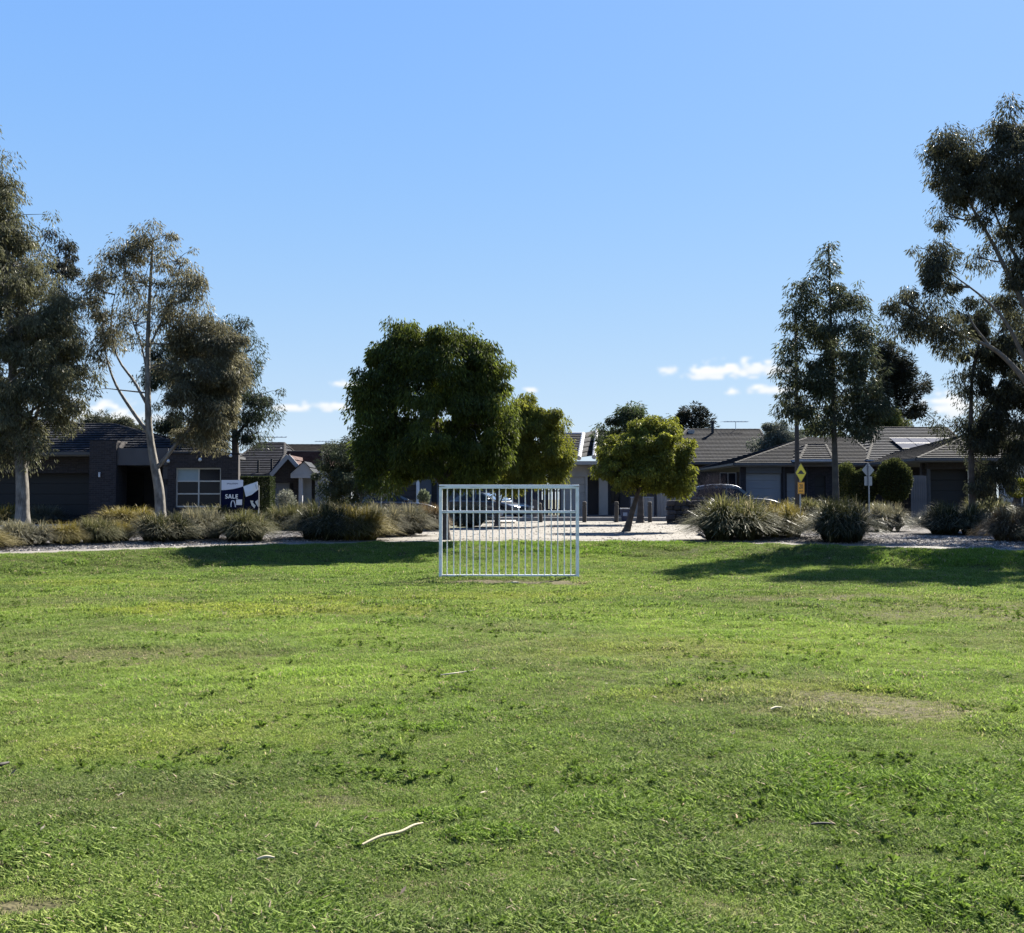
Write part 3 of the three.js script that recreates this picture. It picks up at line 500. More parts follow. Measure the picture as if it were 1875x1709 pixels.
const LEAF = { gum: leafMat(0.46, 0.14, 0.3), broad: leafMat(0.52, 0.08, 0.35), dull: leafMat(0.35, 0.05, 0.5) };
// lobes: [photo x, photo y, half width px, half height px, offset in depth m, share of leaves]
function makeTree(o) {
  const { name, label, d, base, trunk, lobes, leaves, leaf, mat, tones, bark, group, seed, r0 = 0.16, clump = 0.34, limbs = [], droop = 0.5, tight = 1, fill = 0.35, pale = mat === LEAF.gum ? 0.09 : 0.04 } = o, R = rng(seed);
  const g0 = Math.max(gh(X(base, d), d), 0) - 0.06, root = new THREE.Vector3(X(base, d), g0, -d), T = thing(name, label, 'tree', [root.x, g0, root.z], group);
  // wood
  const w = new Geo(), main = [root, ...trunk.map(([x, y, dd = 0]) => pt(x, y, d + dd))], mp = curve(main, 26);
  const flare = (k, n, a, b) => lerp(a, b, Math.pow(k / n, 0.8)) * (k < 2 ? 1.35 - 0.17 * k : 1);
  w.tube(mp, mp.map((_, k) => flare(k, mp.length - 1, r0, r0 * 0.16)), 9);
  const ends = [];
  for (const l of limbs) { const q = curve(l.map(([x, y, dd = 0]) => pt(x, y, d + dd)), 14), ra = l.r ?? r0 * 0.42; w.tube(q, q.map((_, k) => lerp(ra, ra * 0.2, k / 14)), 7); ends.push(...q); }
  const wood = [...mp.slice(8), ...ends];
  const pos = [], col = [], idx = []; let area = 0; for (const l of lobes) area += l[2] * l[3] * (l[5] ?? 1);
  const a = new THREE.Vector3(), b = new THREE.Vector3(), ax = new THREE.Vector3(), sd = new THREE.Vector3(), c = new THREE.Vector3(), q = new THREE.Vector3();
  for (const [lx, ly, rx, ry, dd = 0, share = 1] of lobes) {
    const ctr = pt(lx, ly, d + dd), mx = M(rx, d), my = M(ry, d), mz = (mx + my) * 0.5, n = Math.round(leaves * rx * ry * share / area);
    // limb to the lobe
    let near = wood[0], best = 1e9; for (const p of wood) { const s = p.distanceTo(ctr) + Math.max(0, p.y - ctr.y + my * 0.4) * 3; if (s < best) { best = s; near = p; } }
    const bend = near.clone().lerp(ctr, 0.5).add(new THREE.Vector3((R() - 0.5) * 0.3, -0.12 * best * R(), (R() - 0.5) * 0.3)), lp = curve([near, bend, ctr], 8), lr = clamp(r0 * 0.2 * Math.sqrt(mx), 0.012, 0.05);
    w.tube(lp, lp.map((_, k) => lerp(lr, lr * 0.45, k / 8)), 5);
    const K = Math.max(6, Math.round((18 * mx * my + 5) * 0.34 * 0.34 / clump / clump));
    for (let k = 0; k < K; k++) {
      do q.set(R() * 2 - 1, R() * 2 - 1, R() * 2 - 1); while (q.lengthSq() > 1 || q.lengthSq() < 0.02);
      const out = R() < 0.14, rr = out ? 1.0 + 0.3 * R() : R() < fill ? Math.cbrt(R()) * 0.8 : 0.62 + 0.42 * R(); q.normalize().multiplyScalar(rr);
      c.set(ctr.x + q.x * mx, ctr.y + q.y * my, ctr.z + q.z * mz);
      const cr = clump * (out ? 0.45 + 0.4 * R() : 0.55 + 0.9 * R()), tone = R(), m = Math.round(n / K * (out ? 0.3 : 0.55 + 0.95 * R()));
      w.tube([lp[5 + (k % 4)], lp[8].clone().lerp(c, 0.5).add(new THREE.Vector3(0, 0.05, 0)), c.clone()], [lr * 0.45, lr * 0.28, 0.004], 3);
      for (let j = 0; j < m; j++) {
        let gx, gy, gz; do { gx = R() * 2 - 1; gy = R() * 2 - 1; gz = R() * 2 - 1; } while (gx * gx + gy * gy + gz * gz > 1);
        const hang = droop * cr * 0.9 * R();
        b.set(c.x + gx * cr * tight, c.y + gy * cr * 0.8 * tight - hang, c.z + gz * cr * tight);
        ax.set(gx + (R() - 0.5) * 1.2, lerp(gy + 0.3, -1.6, droop) + (R() - 0.5) * 0.9, gz + (R() - 0.5) * 1.2).normalize();
        sd.set(R() - 0.5, R() - 0.5, R() - 0.5).cross(ax).normalize();
        const L = leaf[0] * (0.65 + 0.7 * R()), W2 = leaf[1] * (0.7 + 0.6 * R()) * 0.5, v = pos.length / 3;
        a.crossVectors(ax, sd).multiplyScalar(W2 * 0.5);
        pos.push(b.x, b.y, b.z, b.x + ax.x * L * 0.45 + sd.x * W2 + a.x, b.y + ax.y * L * 0.45 + sd.y * W2 + a.y, b.z + ax.z * L * 0.45 + sd.z * W2 + a.z, b.x + ax.x * L, b.y + ax.y * L, b.z + ax.z * L, b.x + ax.x * L * 0.45 - sd.x * W2 + a.x, b.y + ax.y * L * 0.45 - sd.y * W2 + a.y, b.z + ax.z * L * 0.45 - sd.z * W2 + a.z);
        const t = clamp(tone * 0.6 + R() * 0.5 - 0.05), k3 = mix3(tones[0], tones[1], t), s = R() < pale ? 2.2 : 0.75 + 0.45 * R();  // a few leaves much paler: undersides, and sun glints put into the colour
        for (let e = 0; e < 4; e++) col.push(k3[0] * s, k3[1] * s, k3[2] * s);
        idx.push(v, v + 1, v + 2, v, v + 2, v + 3);
      }
    }
  }
  const g = new THREE.BufferGeometry(); g.setAttribute('position', new THREE.Float32BufferAttribute(pos, 3)); g.setAttribute('color', new THREE.Float32BufferAttribute(col, 3)); g.setIndex(idx);
  part(T, 'trunk', w.build(), bark);
  part(T, 'crown', g, mat);
  return T;
}
const OLIVE = [[0.044, 0.047, 0.022], [0.135, 0.134, 0.074]], BROWNISH = [[0.056, 0.053, 0.029], [0.165, 0.153, 0.09]], DEEP = [[0.026, 0.037, 0.006], [0.105, 0.128, 0.02]], BRIGHT = [[0.062, 0.075, 0.010], [0.185, 0.195, 0.028]], BLACKISH = [[0.009, 0.011, 0.007], [0.03, 0.033, 0.02]], FRESH = [[0.036, 0.046, 0.012], [0.10, 0.112, 0.03]];
const withR = (r, l) => Object.assign(l, { r });
makeTree({ name: 'gum_tree', label: 'tall dense olive gum tree with a pale trunk before the dark garage', d: 33, base: 42, seed: 11, r0: 0.24, bark: paleBark, mat: LEAF.gum, tones: OLIVE, leaf: [0.15, 0.034], leaves: 118000, clump: 0.36, droop: 0.7,
  trunk: [[40, 880], [32, 800], [24, 700], [14, 560], [-4, 420], [-16, 310]],
  lobes: [[-25, 320, 55, 77], [-10, 400, 77, 77], [15, 480, 79, 88], [45, 580, 90, 94], [62, 670, 97, 94], [55, 760, 88, 68], [-50, 560, 121, 165], [5, 785, 80, 36, 0, 0.8], [120, 650, 44, 61, 0.5], [-60, 730, 99, 99], [62, 822, 36, 26, -0.4, 0.5], [8, 830, 36, 28, 0.3, 0.45], [95, 730, 55, 61], [105, 590, 44, 66, 0.4], [-60, 420, 88, 121]] });
makeTree({ name: 'gum_tree', label: 'slender grey-green gum tree standing behind the tall dense one', d: 38.5, base: 46, seed: 12, r0: 0.13, bark: darkBark, mat: LEAF.gum, tones: BLACKISH, leaf: [0.16, 0.036], leaves: 13000, droop: 0.7,
  trunk: [[44, 880], [60, 790], [104, 600], [108, 470]], lobes: [[105, 465, 32, 45], [120, 540, 36, 60], [112, 630, 42, 70], [150, 690, 22, 24, 0, 0.4], [168, 712, 14, 14, 0, 0.4]] });
makeTree({ name: 'gum_tree', label: 'open forked gum tree with a leaning pale trunk before the dark brick house', d: 35, base: 296, seed: 13, r0: 0.21, bark: paleBark, mat: LEAF.gum, tones: BROWNISH, leaf: [0.15, 0.032], leaves: 66000, clump: 0.32, droop: 0.7, fill: 0.25,
  trunk: [[291, 900], [282, 850], [273, 790], [270, 700], [271, 610], [275, 520], [280, 435]],
  limbs: [withR(0.075, [[272, 795], [240, 750], [212, 705], [196, 660], [188, 610]]), withR(0.06, [[271, 745], [246, 700], [215, 655], [203, 590], [214, 520]]), withR(0.085, [[286, 858], [305, 836], [328, 806], [345, 788], [360, 752], [372, 690]]), withR(0.045, [[344, 790], [362, 772], [376, 742], [394, 700]]), withR(0.04, [[270, 690], [258, 630], [240, 580], [228, 500]]), withR(0.04, [[271, 640], [295, 590], [318, 540], [330, 480]]), withR(0.03, [[272, 720], [225, 715], [195, 712], [165, 715]])],
  lobes: [[276, 440, 40, 34, 0, 0.5], [222, 472, 44, 34, 0, 0.4], [322, 478, 40, 38, 0, 0.4], [180, 520, 34, 42, 0, 0.4], [262, 515, 52, 44, 0, 0.32], [345, 540, 34, 44, 0, 0.5], [190, 590, 44, 46, 0, 0.45], [250, 590, 50, 44, 0, 0.2], [310, 580, 40, 40, 0, 0.42], [178, 650, 22, 20, 0, 0.35], [360, 610, 42, 40, 0.4, 1], [405, 628, 44, 42, 0.4, 1.1], [422, 680, 34, 42, 0.2, 1.1], [372, 680, 50, 48, 0, 1.2], [330, 660, 34, 50, 0.5, 0.9], [345, 730, 46, 44, -0.3, 1.1], [395, 738, 42, 42, 0, 1.1], [375, 790, 46, 30, 0.3, 0.9]] });
makeTree({ name: 'gum_tree', label: 'dark spreading gum tree rising behind the SALE board', d: 50, base: 432, seed: 14, r0: 0.3, bark: darkBark, mat: LEAF.gum, tones: [[0.016, 0.024, 0.014], [0.05, 0.062, 0.03]], leaf: [0.19, 0.042], leaves: 38000, clump: 0.5, droop: 0.7,
  trunk: [[432, 880], [430, 800], [428, 720], [432, 640]], limbs: [withR(0.1, [[430, 800], [455, 770], [480, 735]])],
  lobes: [[440, 606, 32, 26], [420, 650, 50, 44], [462, 640, 16, 20], [405, 720, 60, 60], [478, 722, 32, 20], [492, 742, 22, 18], [452, 770, 30, 34], [410, 800, 46, 34], [310, 690, 46, 60, 1], [320, 780, 50, 40, 1], [474, 790, 14, 20, 0, 0.5], [300, 640, 30, 40, 1, 0.8]] });
makeTree({ name: 'street_tree', label: 'largest tree, broad dense dark green crown drooping behind the goal', d: 30.8, base: 815, seed: 15, r0: 0.17, bark: darkBark, mat: LEAF.broad, tones: DEEP, leaf: [0.14, 0.042], leaves: 120000, clump: 0.38, droop: 0.75, fill: 0.45,
  trunk: [[814, 940], [812, 890], [806, 830], [796, 740], [786, 660]], limbs: [withR(0.08, [[811, 890], [770, 830], [725, 760], [715, 680]]), withR(0.08, [[812, 880], [850, 820], [880, 750], [872, 680]])],
  lobes: [[726, 606, 38, 28], [700, 640, 36, 40], [712, 700, 48, 56], [800, 618, 46, 32], [848, 622, 38, 32], [790, 680, 80, 60], [868, 680, 56, 56], [895, 720, 34, 48], [690, 780, 46, 60], [770, 770, 90, 70, -0.3], [865, 770, 72, 66, -0.4], [680, 840, 36, 40], [740, 845, 66, 40, -0.3], [830, 850, 60, 36], [885, 830, 50, 44, -0.3], [912, 790, 24, 40], [668, 815, 28, 36], [765, 640, 44, 40], [880, 670, 36, 42], [672, 712, 34, 50]] });
makeTree({ name: 'street_tree', label: 'golden green tree crowding the largest tree on its sunny side', d: 46, base: 911, seed: 16, r0: 0.15, bark: darkBark, mat: LEAF.broad, tones: [[0.072, 0.084, 0.011], [0.215, 0.22, 0.03]], leaf: [0.17, 0.05], leaves: 62000, clump: 0.42, droop: 0.75,
  trunk: [[911, 930], [913, 890], [925, 840], [940, 790]], limbs: [withR(0.06, [[912, 905], [945, 870], [975, 830]]), withR(0.035, [[913, 925], [940, 880], [990, 850]]), withR(0.05, [[911, 910], [900, 870], [895, 830]])],
  lobes: [[950, 752, 40, 32], [975, 770, 46, 38], [1006, 778, 34, 40], [1012, 815, 30, 34], [930, 800, 50, 56], [985, 815, 46, 40], [900, 845, 34, 40], [950, 850, 56, 32], [1008, 845, 32, 30], [918, 885, 40, 16, 0, 0.5], [990, 876, 34, 14, 0, 0.4]] });
makeTree({ name: 'small_tree', label: 'small grey-green many-stemmed tree between the pale portico and the largest tree', d: 41, base: 660, seed: 17, r0: 0.07, bark: paleBark, mat: LEAF.dull, tones: [[0.03, 0.04, 0.022], [0.085, 0.098, 0.05]], leaf: [0.12, 0.034], leaves: 24000, clump: 0.3,
  trunk: [[655, 915], [645, 890], [632, 860], [622, 830]], limbs: [withR(0.04, [[660, 925], [664, 890], [668, 850]]), withR(0.03, [[655, 918], [632, 880], [608, 860]])],
  lobes: [[632, 826, 32, 34], [604, 862, 32, 40], [640, 870, 40, 40], [672, 862, 34, 34], [628, 902, 46, 18, 0, 0.7], [690, 890, 30, 16, 0, 0.7]] });
makeTree({ name: 'small_tree', label: 'round golden green tree with a leaning trunk in the gravel clearing', d: 38.4, base: 1146, seed: 18, r0: 0.16, bark: darkBark, mat: LEAF.broad, tones: BRIGHT, leaf: [0.13, 0.048], leaves: 60000, clump: 0.3, droop: 0.6,
  trunk: [[1154, 950], [1166, 910], [1174, 880], [1182, 840]], limbs: [withR(0.06, [[1168, 902], [1145, 870], [1125, 840]]), withR(0.06, [[1170, 895], [1205, 865], [1235, 840]])],
  lobes: [[1195, 788, 50, 26, 0.4], [1140, 820, 42, 32], [1180, 822, 60, 36, -0.4], [1232, 820, 34, 36], [1120, 848, 32, 24], [1180, 858, 66, 30, -0.4], [1240, 855, 28, 34], [1145, 872, 34, 18], [1205, 888, 50, 18], [1240, 885, 20, 16]] });
makeTree({ name: 'street_tree', label: 'darker tree directly behind the round golden one, on a straight dark trunk', d: 50.5, base: 1172, seed: 19, r0: 0.2, bark: darkBark, mat: LEAF.broad, tones: [[0.024, 0.034, 0.014], [0.075, 0.10, 0.035]], leaf: [0.17, 0.05], leaves: 24000, clump: 0.4,
  trunk: [[1173, 925], [1172, 880], [1168, 820], [1160, 780]], lobes: [[1148, 766, 38, 24], [1118, 796, 24, 26], [1170, 800, 60, 36], [1210, 790, 28, 30], [1120, 832, 26, 20]] });
makeTree({ name: 'far_tree', label: 'dark far tree showing above the wide grey roof with the flue', d: 95, base: 1266, seed: 20, r0: 0.3, bark: darkBark, mat: LEAF.dull, tones: BLACKISH, leaf: [0.34, 0.09], leaves: 8000, clump: 0.7, droop: 0.2,
  trunk: [[1266, 880], [1266, 800], [1266, 765]], lobes: [[1268, 764, 26, 20], [1246, 770, 16, 16], [1288, 775, 14, 16], [1262, 795, 36, 20]] });
makeTree({ name: 'far_tree', label: 'silvery far tree between the flue roof and the sign pole', d: 66, base: 1415, seed: 21, r0: 0.2, bark: darkBark, mat: LEAF.dull, tones: [[0.05, 0.06, 0.045], [0.15, 0.165, 0.125]], leaf: [0.2, 0.05], leaves: 13000, clump: 0.5,
  trunk: [[1415, 880], [1415, 820], [1415, 790]], lobes: [[1425, 790, 30, 22], [1400, 812, 22, 22], [1440, 805, 30, 30], [1410, 835, 36, 20]] });
makeTree({ name: 'gum_tree', label: 'upright young gum tree with a narrow top behind the speed hump sign', d: 29.4, base: 1531, seed: 22, r0: 0.12, bark: darkBark, mat: LEAF.gum, tones: [[0.024, 0.03, 0.016], [0.075, 0.085, 0.045]], leaf: [0.14, 0.034], leaves: 34000, clump: 0.26, droop: 0.6, fill: 0.2,
  trunk: [[1530, 880], [1527, 780], [1524, 680], [1521, 570], [1517, 450]],
  lobes: [[1517, 462, 20, 22, 0, 0.5], [1512, 498, 26, 20, 0, 0.5], [1480, 532, 30, 28, 0, 0.7], [1525, 545, 40, 30, 0, 0.8], [1563, 545, 26, 30, 0, 0.8], [1460, 580, 26, 30, 0, 0.7], [1520, 600, 50, 34], [1578, 600, 26, 30], [1540, 650, 56, 36], [1452, 640, 26, 28, 0, 0.8], [1495, 680, 40, 34], [1585, 670, 28, 34], [1445, 690, 24, 20, 0, 0.8], [1545, 715, 54, 38], [1458, 738, 32, 26], [1590, 730, 34, 40], [1515, 765, 50, 26], [1575, 775, 40, 26]] });
makeTree({ name: 'far_tree', label: 'blackish far tree between the young gum and the cloud', d: 74, base: 1650, seed: 23, r0: 0.35, bark: darkBark, mat: LEAF.dull, tones: BLACKISH, leaf: [0.26, 0.07], leaves: 22000, clump: 0.6, droop: 0.2,
  trunk: [[1650, 860], [1645, 780], [1640, 680]], lobes: [[1625, 645, 26, 26], [1650, 670, 32, 34], [1630, 700, 34, 40], [1668, 720, 28, 36], [1650, 760, 44, 34]] });
makeTree({ name: 'far_tree', label: 'soft green bushy tree behind the roof with solar panels', d: 68, base: 1618, seed: 24, r0: 0.2, bark: darkBark, mat: LEAF.dull, tones: FRESH, leaf: [0.22, 0.06], leaves: 12000, clump: 0.5,
  trunk: [[1618, 860], [1618, 800], [1616, 770]], lobes: [[1622, 762, 34, 24], [1590, 780, 30, 20], [1640, 785, 26, 20], [1510, 790, 40, 24, 0, 0.8]] });
makeTree({ name: 'gum_tree', label: 'tallest gum tree with pale slanting limbs at the frame edge', d: 34, base: 1918, seed: 25, r0: 0.3, bark: greyBark, mat: LEAF.gum, tones: [[0.026, 0.029, 0.015], [0.085, 0.085, 0.05]], leaf: [0.16, 0.036], leaves: 100000, clump: 0.38, droop: 0.7, fill: 0.4,
  trunk: [[1912, 860], [1905, 740], [1896, 640], [1886, 520], [1874, 400], [1860, 270]],
  limbs: [withR(0.11, [[1906, 740], [1860, 676], [1815, 636], [1768, 618], [1710, 590]]), withR(0.09, [[1904, 720], [1868, 640], [1842, 590], [1800, 545], [1740, 500]]), withR(0.1, [[1892, 590], [1850, 510], [1815, 440], [1775, 370], [1750, 310]]), withR(0.07, [[1886, 520], [1850, 450], [1822, 390], [1806, 320]]), withR(0.05, [[1812, 634], [1780, 590], [1770, 560]])],
  lobes: [[1855, 230, 46, 42], [1890, 250, 60, 60], [1740, 272, 44, 42], [1800, 290, 54, 52], [1730, 330, 46, 40], [1785, 350, 54, 46], [1850, 320, 60, 60], [1740, 392, 30, 24, 0, 0.6], [1880, 400, 50, 60], [1810, 400, 34, 36, 0, 0.6], [1712, 462, 34, 34], [1716, 510, 38, 40], [1660, 555, 34, 28], [1700, 580, 50, 34], [1650, 590, 28, 24, 0, 0.8], [1740, 610, 30, 32, 0, 0.7], [1850, 480, 40, 50, 0, 0.6], [1890, 540, 50, 70], [1930, 380, 70, 160], [1940, 620, 60, 120], [1790, 470, 26, 30, 0, 0.3]] });
makeTree({ name: 'gum_tree', label: 'blackish dense gum tree hanging low before the house with the wide dark garage', d: 38, base: 1780, seed: 26, r0: 0.15, bark: darkBark, mat: LEAF.gum, tones: [[0.018, 0.022, 0.013], [0.055, 0.06, 0.036]], leaf: [0.15, 0.036], leaves: 62000, clump: 0.36, droop: 0.75,
  trunk: [[1779, 860], [1778, 760], [1782, 680], [1800, 600]], limbs: [withR(0.08, [[1779, 800], [1815, 740], [1840, 680]]), withR(0.05, [[1779, 830], [1825, 800], [1860, 780]])],
  lobes: [[1790, 580, 40, 34], [1840, 600, 44, 50], [1785, 650, 34, 40], [1840, 680, 56, 60], [1885, 700, 50, 80], [1800, 740, 44, 44], [1860, 780, 56, 60], [1795, 800, 40, 34], [1745, 778, 34, 16, 0, 0.6], [1835, 850, 44, 46], [1800, 880, 30, 34, 0, 0.8], [1765, 700, 16, 26, 0, 0.7]] });
for (const [x, y, rx, ry, s, lab] of [[205, 776, 34, 14, 31, 'low far gum crown over the dark house roof under the cloud'], [172, 780, 24, 12, 32, 'smaller far crown beside the tall dense gum, over the dark roof'], [236, 784, 20, 16, 33, 'far crown next to the open forked gum, over the dark roof']])
  makeTree({ name: 'far_tree', label: lab, d: 110, base: x, seed: s, r0: 0.3, bark: darkBark, mat: LEAF.dull, tones: [[0.035, 0.04, 0.025], [0.09, 0.095, 0.06]], leaf: [0.4, 0.1], leaves: 5000, clump: 0.8, droop: 0.2, trunk: [[x, 860], [x, 800], [x, y]], lobes: [[x, y, rx, ry], [x - rx * 0.6, y + 6, rx * 0.6, ry * 0.8], [x + rx * 0.5, y + 4, rx * 0.6, ry * 0.9]], group: 'far trees over the dark roof' });

// clipped and small bushes
function bush(label, px, py, rx, ry, d, n, tones, seed, leaf = [0.09, 0.045], mat = LEAF.broad, name = 'bush', shell = 0.82) {
  const c = pt(px, py, d), y0 = gh(c.x, d), T = thing(name, label, 'bush', [c.x, y0, -d]), R = rng(seed), pos = [], col = [], idx = [], mx = M(rx, d), my = M(ry, d), w = new Geo();
  for (let k = 0; k < 7; k++) w.tube([new THREE.Vector3(c.x + (R() - 0.5) * 0.2, y0 - 0.05, -d + (R() - 0.5) * 0.2), new THREE.Vector3(c.x + (R() - 0.5) * mx, lerp(y0, c.y, 0.6), -d + (R() - 0.5) * mx), new THREE.Vector3(c.x + (R() - 0.5) * 1.3 * mx, c.y + (R() - 0.5) * my, -d + (R() - 0.5) * mx)], [0.03, 0.022, 0.006], 5);
  for (let k = 0; k < n; k++) {
    let x = R() * 2 - 1, y = R() * 2 - 1, z = R() * 2 - 1, l = Math.hypot(x, y, z); if (l > 1 || l < 0.05) { k--; continue; }
    const rr = (shell + (1.03 - shell) * R()) * (0.93 + 0.14 * fbm(x / l * 3 + 9, y / l * 3 + z / l * 2, seed, 2)); x *= rr / l; y *= rr / l; z *= rr / l;
    const b = [c.x + x * mx, Math.max(y0 + 0.02, c.y + y * my), c.z + z * mx], ax = new THREE.Vector3(x + R() - 0.5, y + R() - 0.4, z + R() - 0.5).normalize(), sd = new THREE.Vector3(R() - 0.5, R() - 0.5, R() - 0.5).cross(ax).normalize(), L = leaf[0] * (0.6 + 0.8 * R()), W = leaf[1] * 0.5, v = pos.length / 3;
    pos.push(...b, b[0] + ax.x * L * 0.5 + sd.x * W, b[1] + ax.y * L * 0.5 + sd.y * W, b[2] + ax.z * L * 0.5 + sd.z * W, b[0] + ax.x * L, b[1] + ax.y * L, b[2] + ax.z * L, b[0] + ax.x * L * 0.5 - sd.x * W, b[1] + ax.y * L * 0.5 - sd.y * W, b[2] + ax.z * L * 0.5 - sd.z * W);
    const k3 = mix3(tones[0], tones[1], R()); for (let e = 0; e < 4; e++) col.push(...k3); idx.push(v, v + 1, v + 2, v, v + 2, v + 3);
  }
  const g = new THREE.BufferGeometry(); g.setAttribute('position', new THREE.Float32BufferAttribute(pos, 3)); g.setAttribute('color', new THREE.Float32BufferAttribute(col, 3)); g.setIndex(idx);
  part(T, 'stems', w.build(), darkBark); part(T, 'foliage', g, mat); return T;
}
bush('round clipped bush, larger of the two beside the grey sign back', 1637, 880, 29, 38, 47, 26000, [[0.02, 0.026, 0.008], [0.075, 0.085, 0.024]], 51, [0.09, 0.045], LEAF.dull, 'bush', 0.55);
bush('round clipped bush, smaller one half hidden by the grey sign back', 1583, 890, 22, 30, 47.5, 15000, [[0.018, 0.024, 0.008], [0.06, 0.07, 0.02]], 52, [0.09, 0.045], LEAF.dull, 'bush', 0.55);
bush('light green upright bush beside the young gum trunk', 1549, 884, 19, 34, 48, 6000, FRESH, 53, [0.12, 0.05], LEAF.dull, 'bush', 0.5);
bush('small yellow-green clipped bush by the pale rendered wall', 1864, 894, 17, 16, 44, 3500, BRIGHT, 54);
bush('sparse shrub with white flowers before the pale garage door', 524, 915, 17, 18, 44, 1500, [[0.05, 0.06, 0.035], [0.3, 0.3, 0.25]], 55, [0.08, 0.04], LEAF.dull, 'bush', 0.3);
bush('small pale shrub against the blue-grey house wall', 776, 910, 10, 12, 57, 1200, [[0.06, 0.08, 0.04], [0.2, 0.22, 0.14]], 56, [0.12, 0.05], LEAF.dull, 'bush', 0.4);
{ // clipped box hedge
  const d = 46.4, x0 = X(437, d), x1 = X(499, d), y0 = gh(-11, d), y1 = yAt(874, d), T = thing('hedge', 'dark clipped box hedge behind the SALE board', 'hedge', [(x0 + x1) / 2, y0, -d]), R = rng(57), pos = [], col = [], idx = [], D = 0.5;
  for (let k = 0; k < 15000; k++) {
    const f = R(); let x = lerp(x0, x1, R()), y = lerp(y0, y1, R()), z = -d + (R() * 2 - 1) * D;
    if (f < 0.45) z = -d + D - 0.06 * R(); else if (f < 0.7) y = y1 - 0.05 * R(); else if (f < 0.85) x = x1 - 0.05 * R(); else z = -d - D + 0.06 * R();
    const ax = new THREE.Vector3(R() - 0.5, R() - 0.3, R() - 0.4).normalize(), sd = new THREE.Vector3(R() - 0.5, R() - 0.5, R() - 0.5).cross(ax).normalize(), L = 0.07, W = 0.022, v = pos.length / 3;
    pos.push(x, y, z, x + ax.x * L / 2 + sd.x * W, y + ax.y * L / 2 + sd.y * W, z + ax.z * L / 2 + sd.z * W, x + ax.x * L, y + ax.y * L, z + ax.z * L, x + ax.x * L / 2 - sd.x * W, y + ax.y * L / 2 - sd.y * W, z + ax.z * L / 2 - sd.z * W);
    const k3 = mix3([0.015, 0.022, 0.008], [0.04, 0.055, 0.018], R()); for (let e = 0; e < 4; e++) col.push(...k3); idx.push(v, v + 1, v + 2, v, v + 2, v + 3);
  }
  const g = new THREE.BufferGeometry(); g.setAttribute('position', new THREE.Float32BufferAttribute(pos, 3)); g.setAttribute('color', new THREE.Float32BufferAttribute(col, 3)); g.setIndex(idx);
  part(T, 'foliage', g, LEAF.dull); const w = new Geo(); for (let k = 0; k < 6; k++) { const a = lerp(x0, x1, (k + 0.5) / 6); w.tube([new THREE.Vector3(a, y0 - 0.05, -d), new THREE.Vector3(a + 0.1, y0 + 0.8, -d + 0.1), new THREE.Vector3(a - 0.05, y1 - 0.1, -d)], [0.03, 0.025, 0.01], 5); } part(T, 'stems', w.build(), darkBark);
}
{ // leafless shrub
  const d = 50.6, T = thing('bare_shrub', 'leafless twiggy purple-brown shrub in front of the dark car', 'shrub', [X(1285, d), gh(9, d), -d]), R = rng(58), w = new Geo();
  const grow = (p, dir, len, r, lvl) => { const e = p.clone().addScaledVector(dir, len), m = p.clone().lerp(e, 0.5).add(new THREE.Vector3((R() - 0.5) * len * 0.15, 0, (R() - 0.5) * len * 0.15)); w.tube([p, m, e], [r, r * 0.8, r * 0.55], 4); if (lvl > 0) for (let k = 0; k < 3 + (lvl > 1); k++) grow(p.clone().lerp(e, 0.5 + 0.5 * R()), dir.clone().add(new THREE.Vector3((R() - 0.5) * 1.1, (R() - 0.2) * 0.5, (R() - 0.5) * 1.1)).normalize(), len * (0.5 + 0.3 * R()), r * 0.55, lvl - 1); };
  for (let k = 0; k < 24; k++) { const x = X(lerp(1240, 1335, R()), d), z = -d + (R() - 0.5) * 0.9; grow(new THREE.Vector3(x, gh(x, d) - 0.05, z), new THREE.Vector3((R() - 0.5) * 0.6, 1, (R() - 0.5) * 0.6).normalize(), 1.0 + 0.45 * R(), 0.016, 3); }
  part(T, 'twigs', w.build(), std({ color: lin(0.06, 0.045, 0.048), roughness: 0.9 }));
}

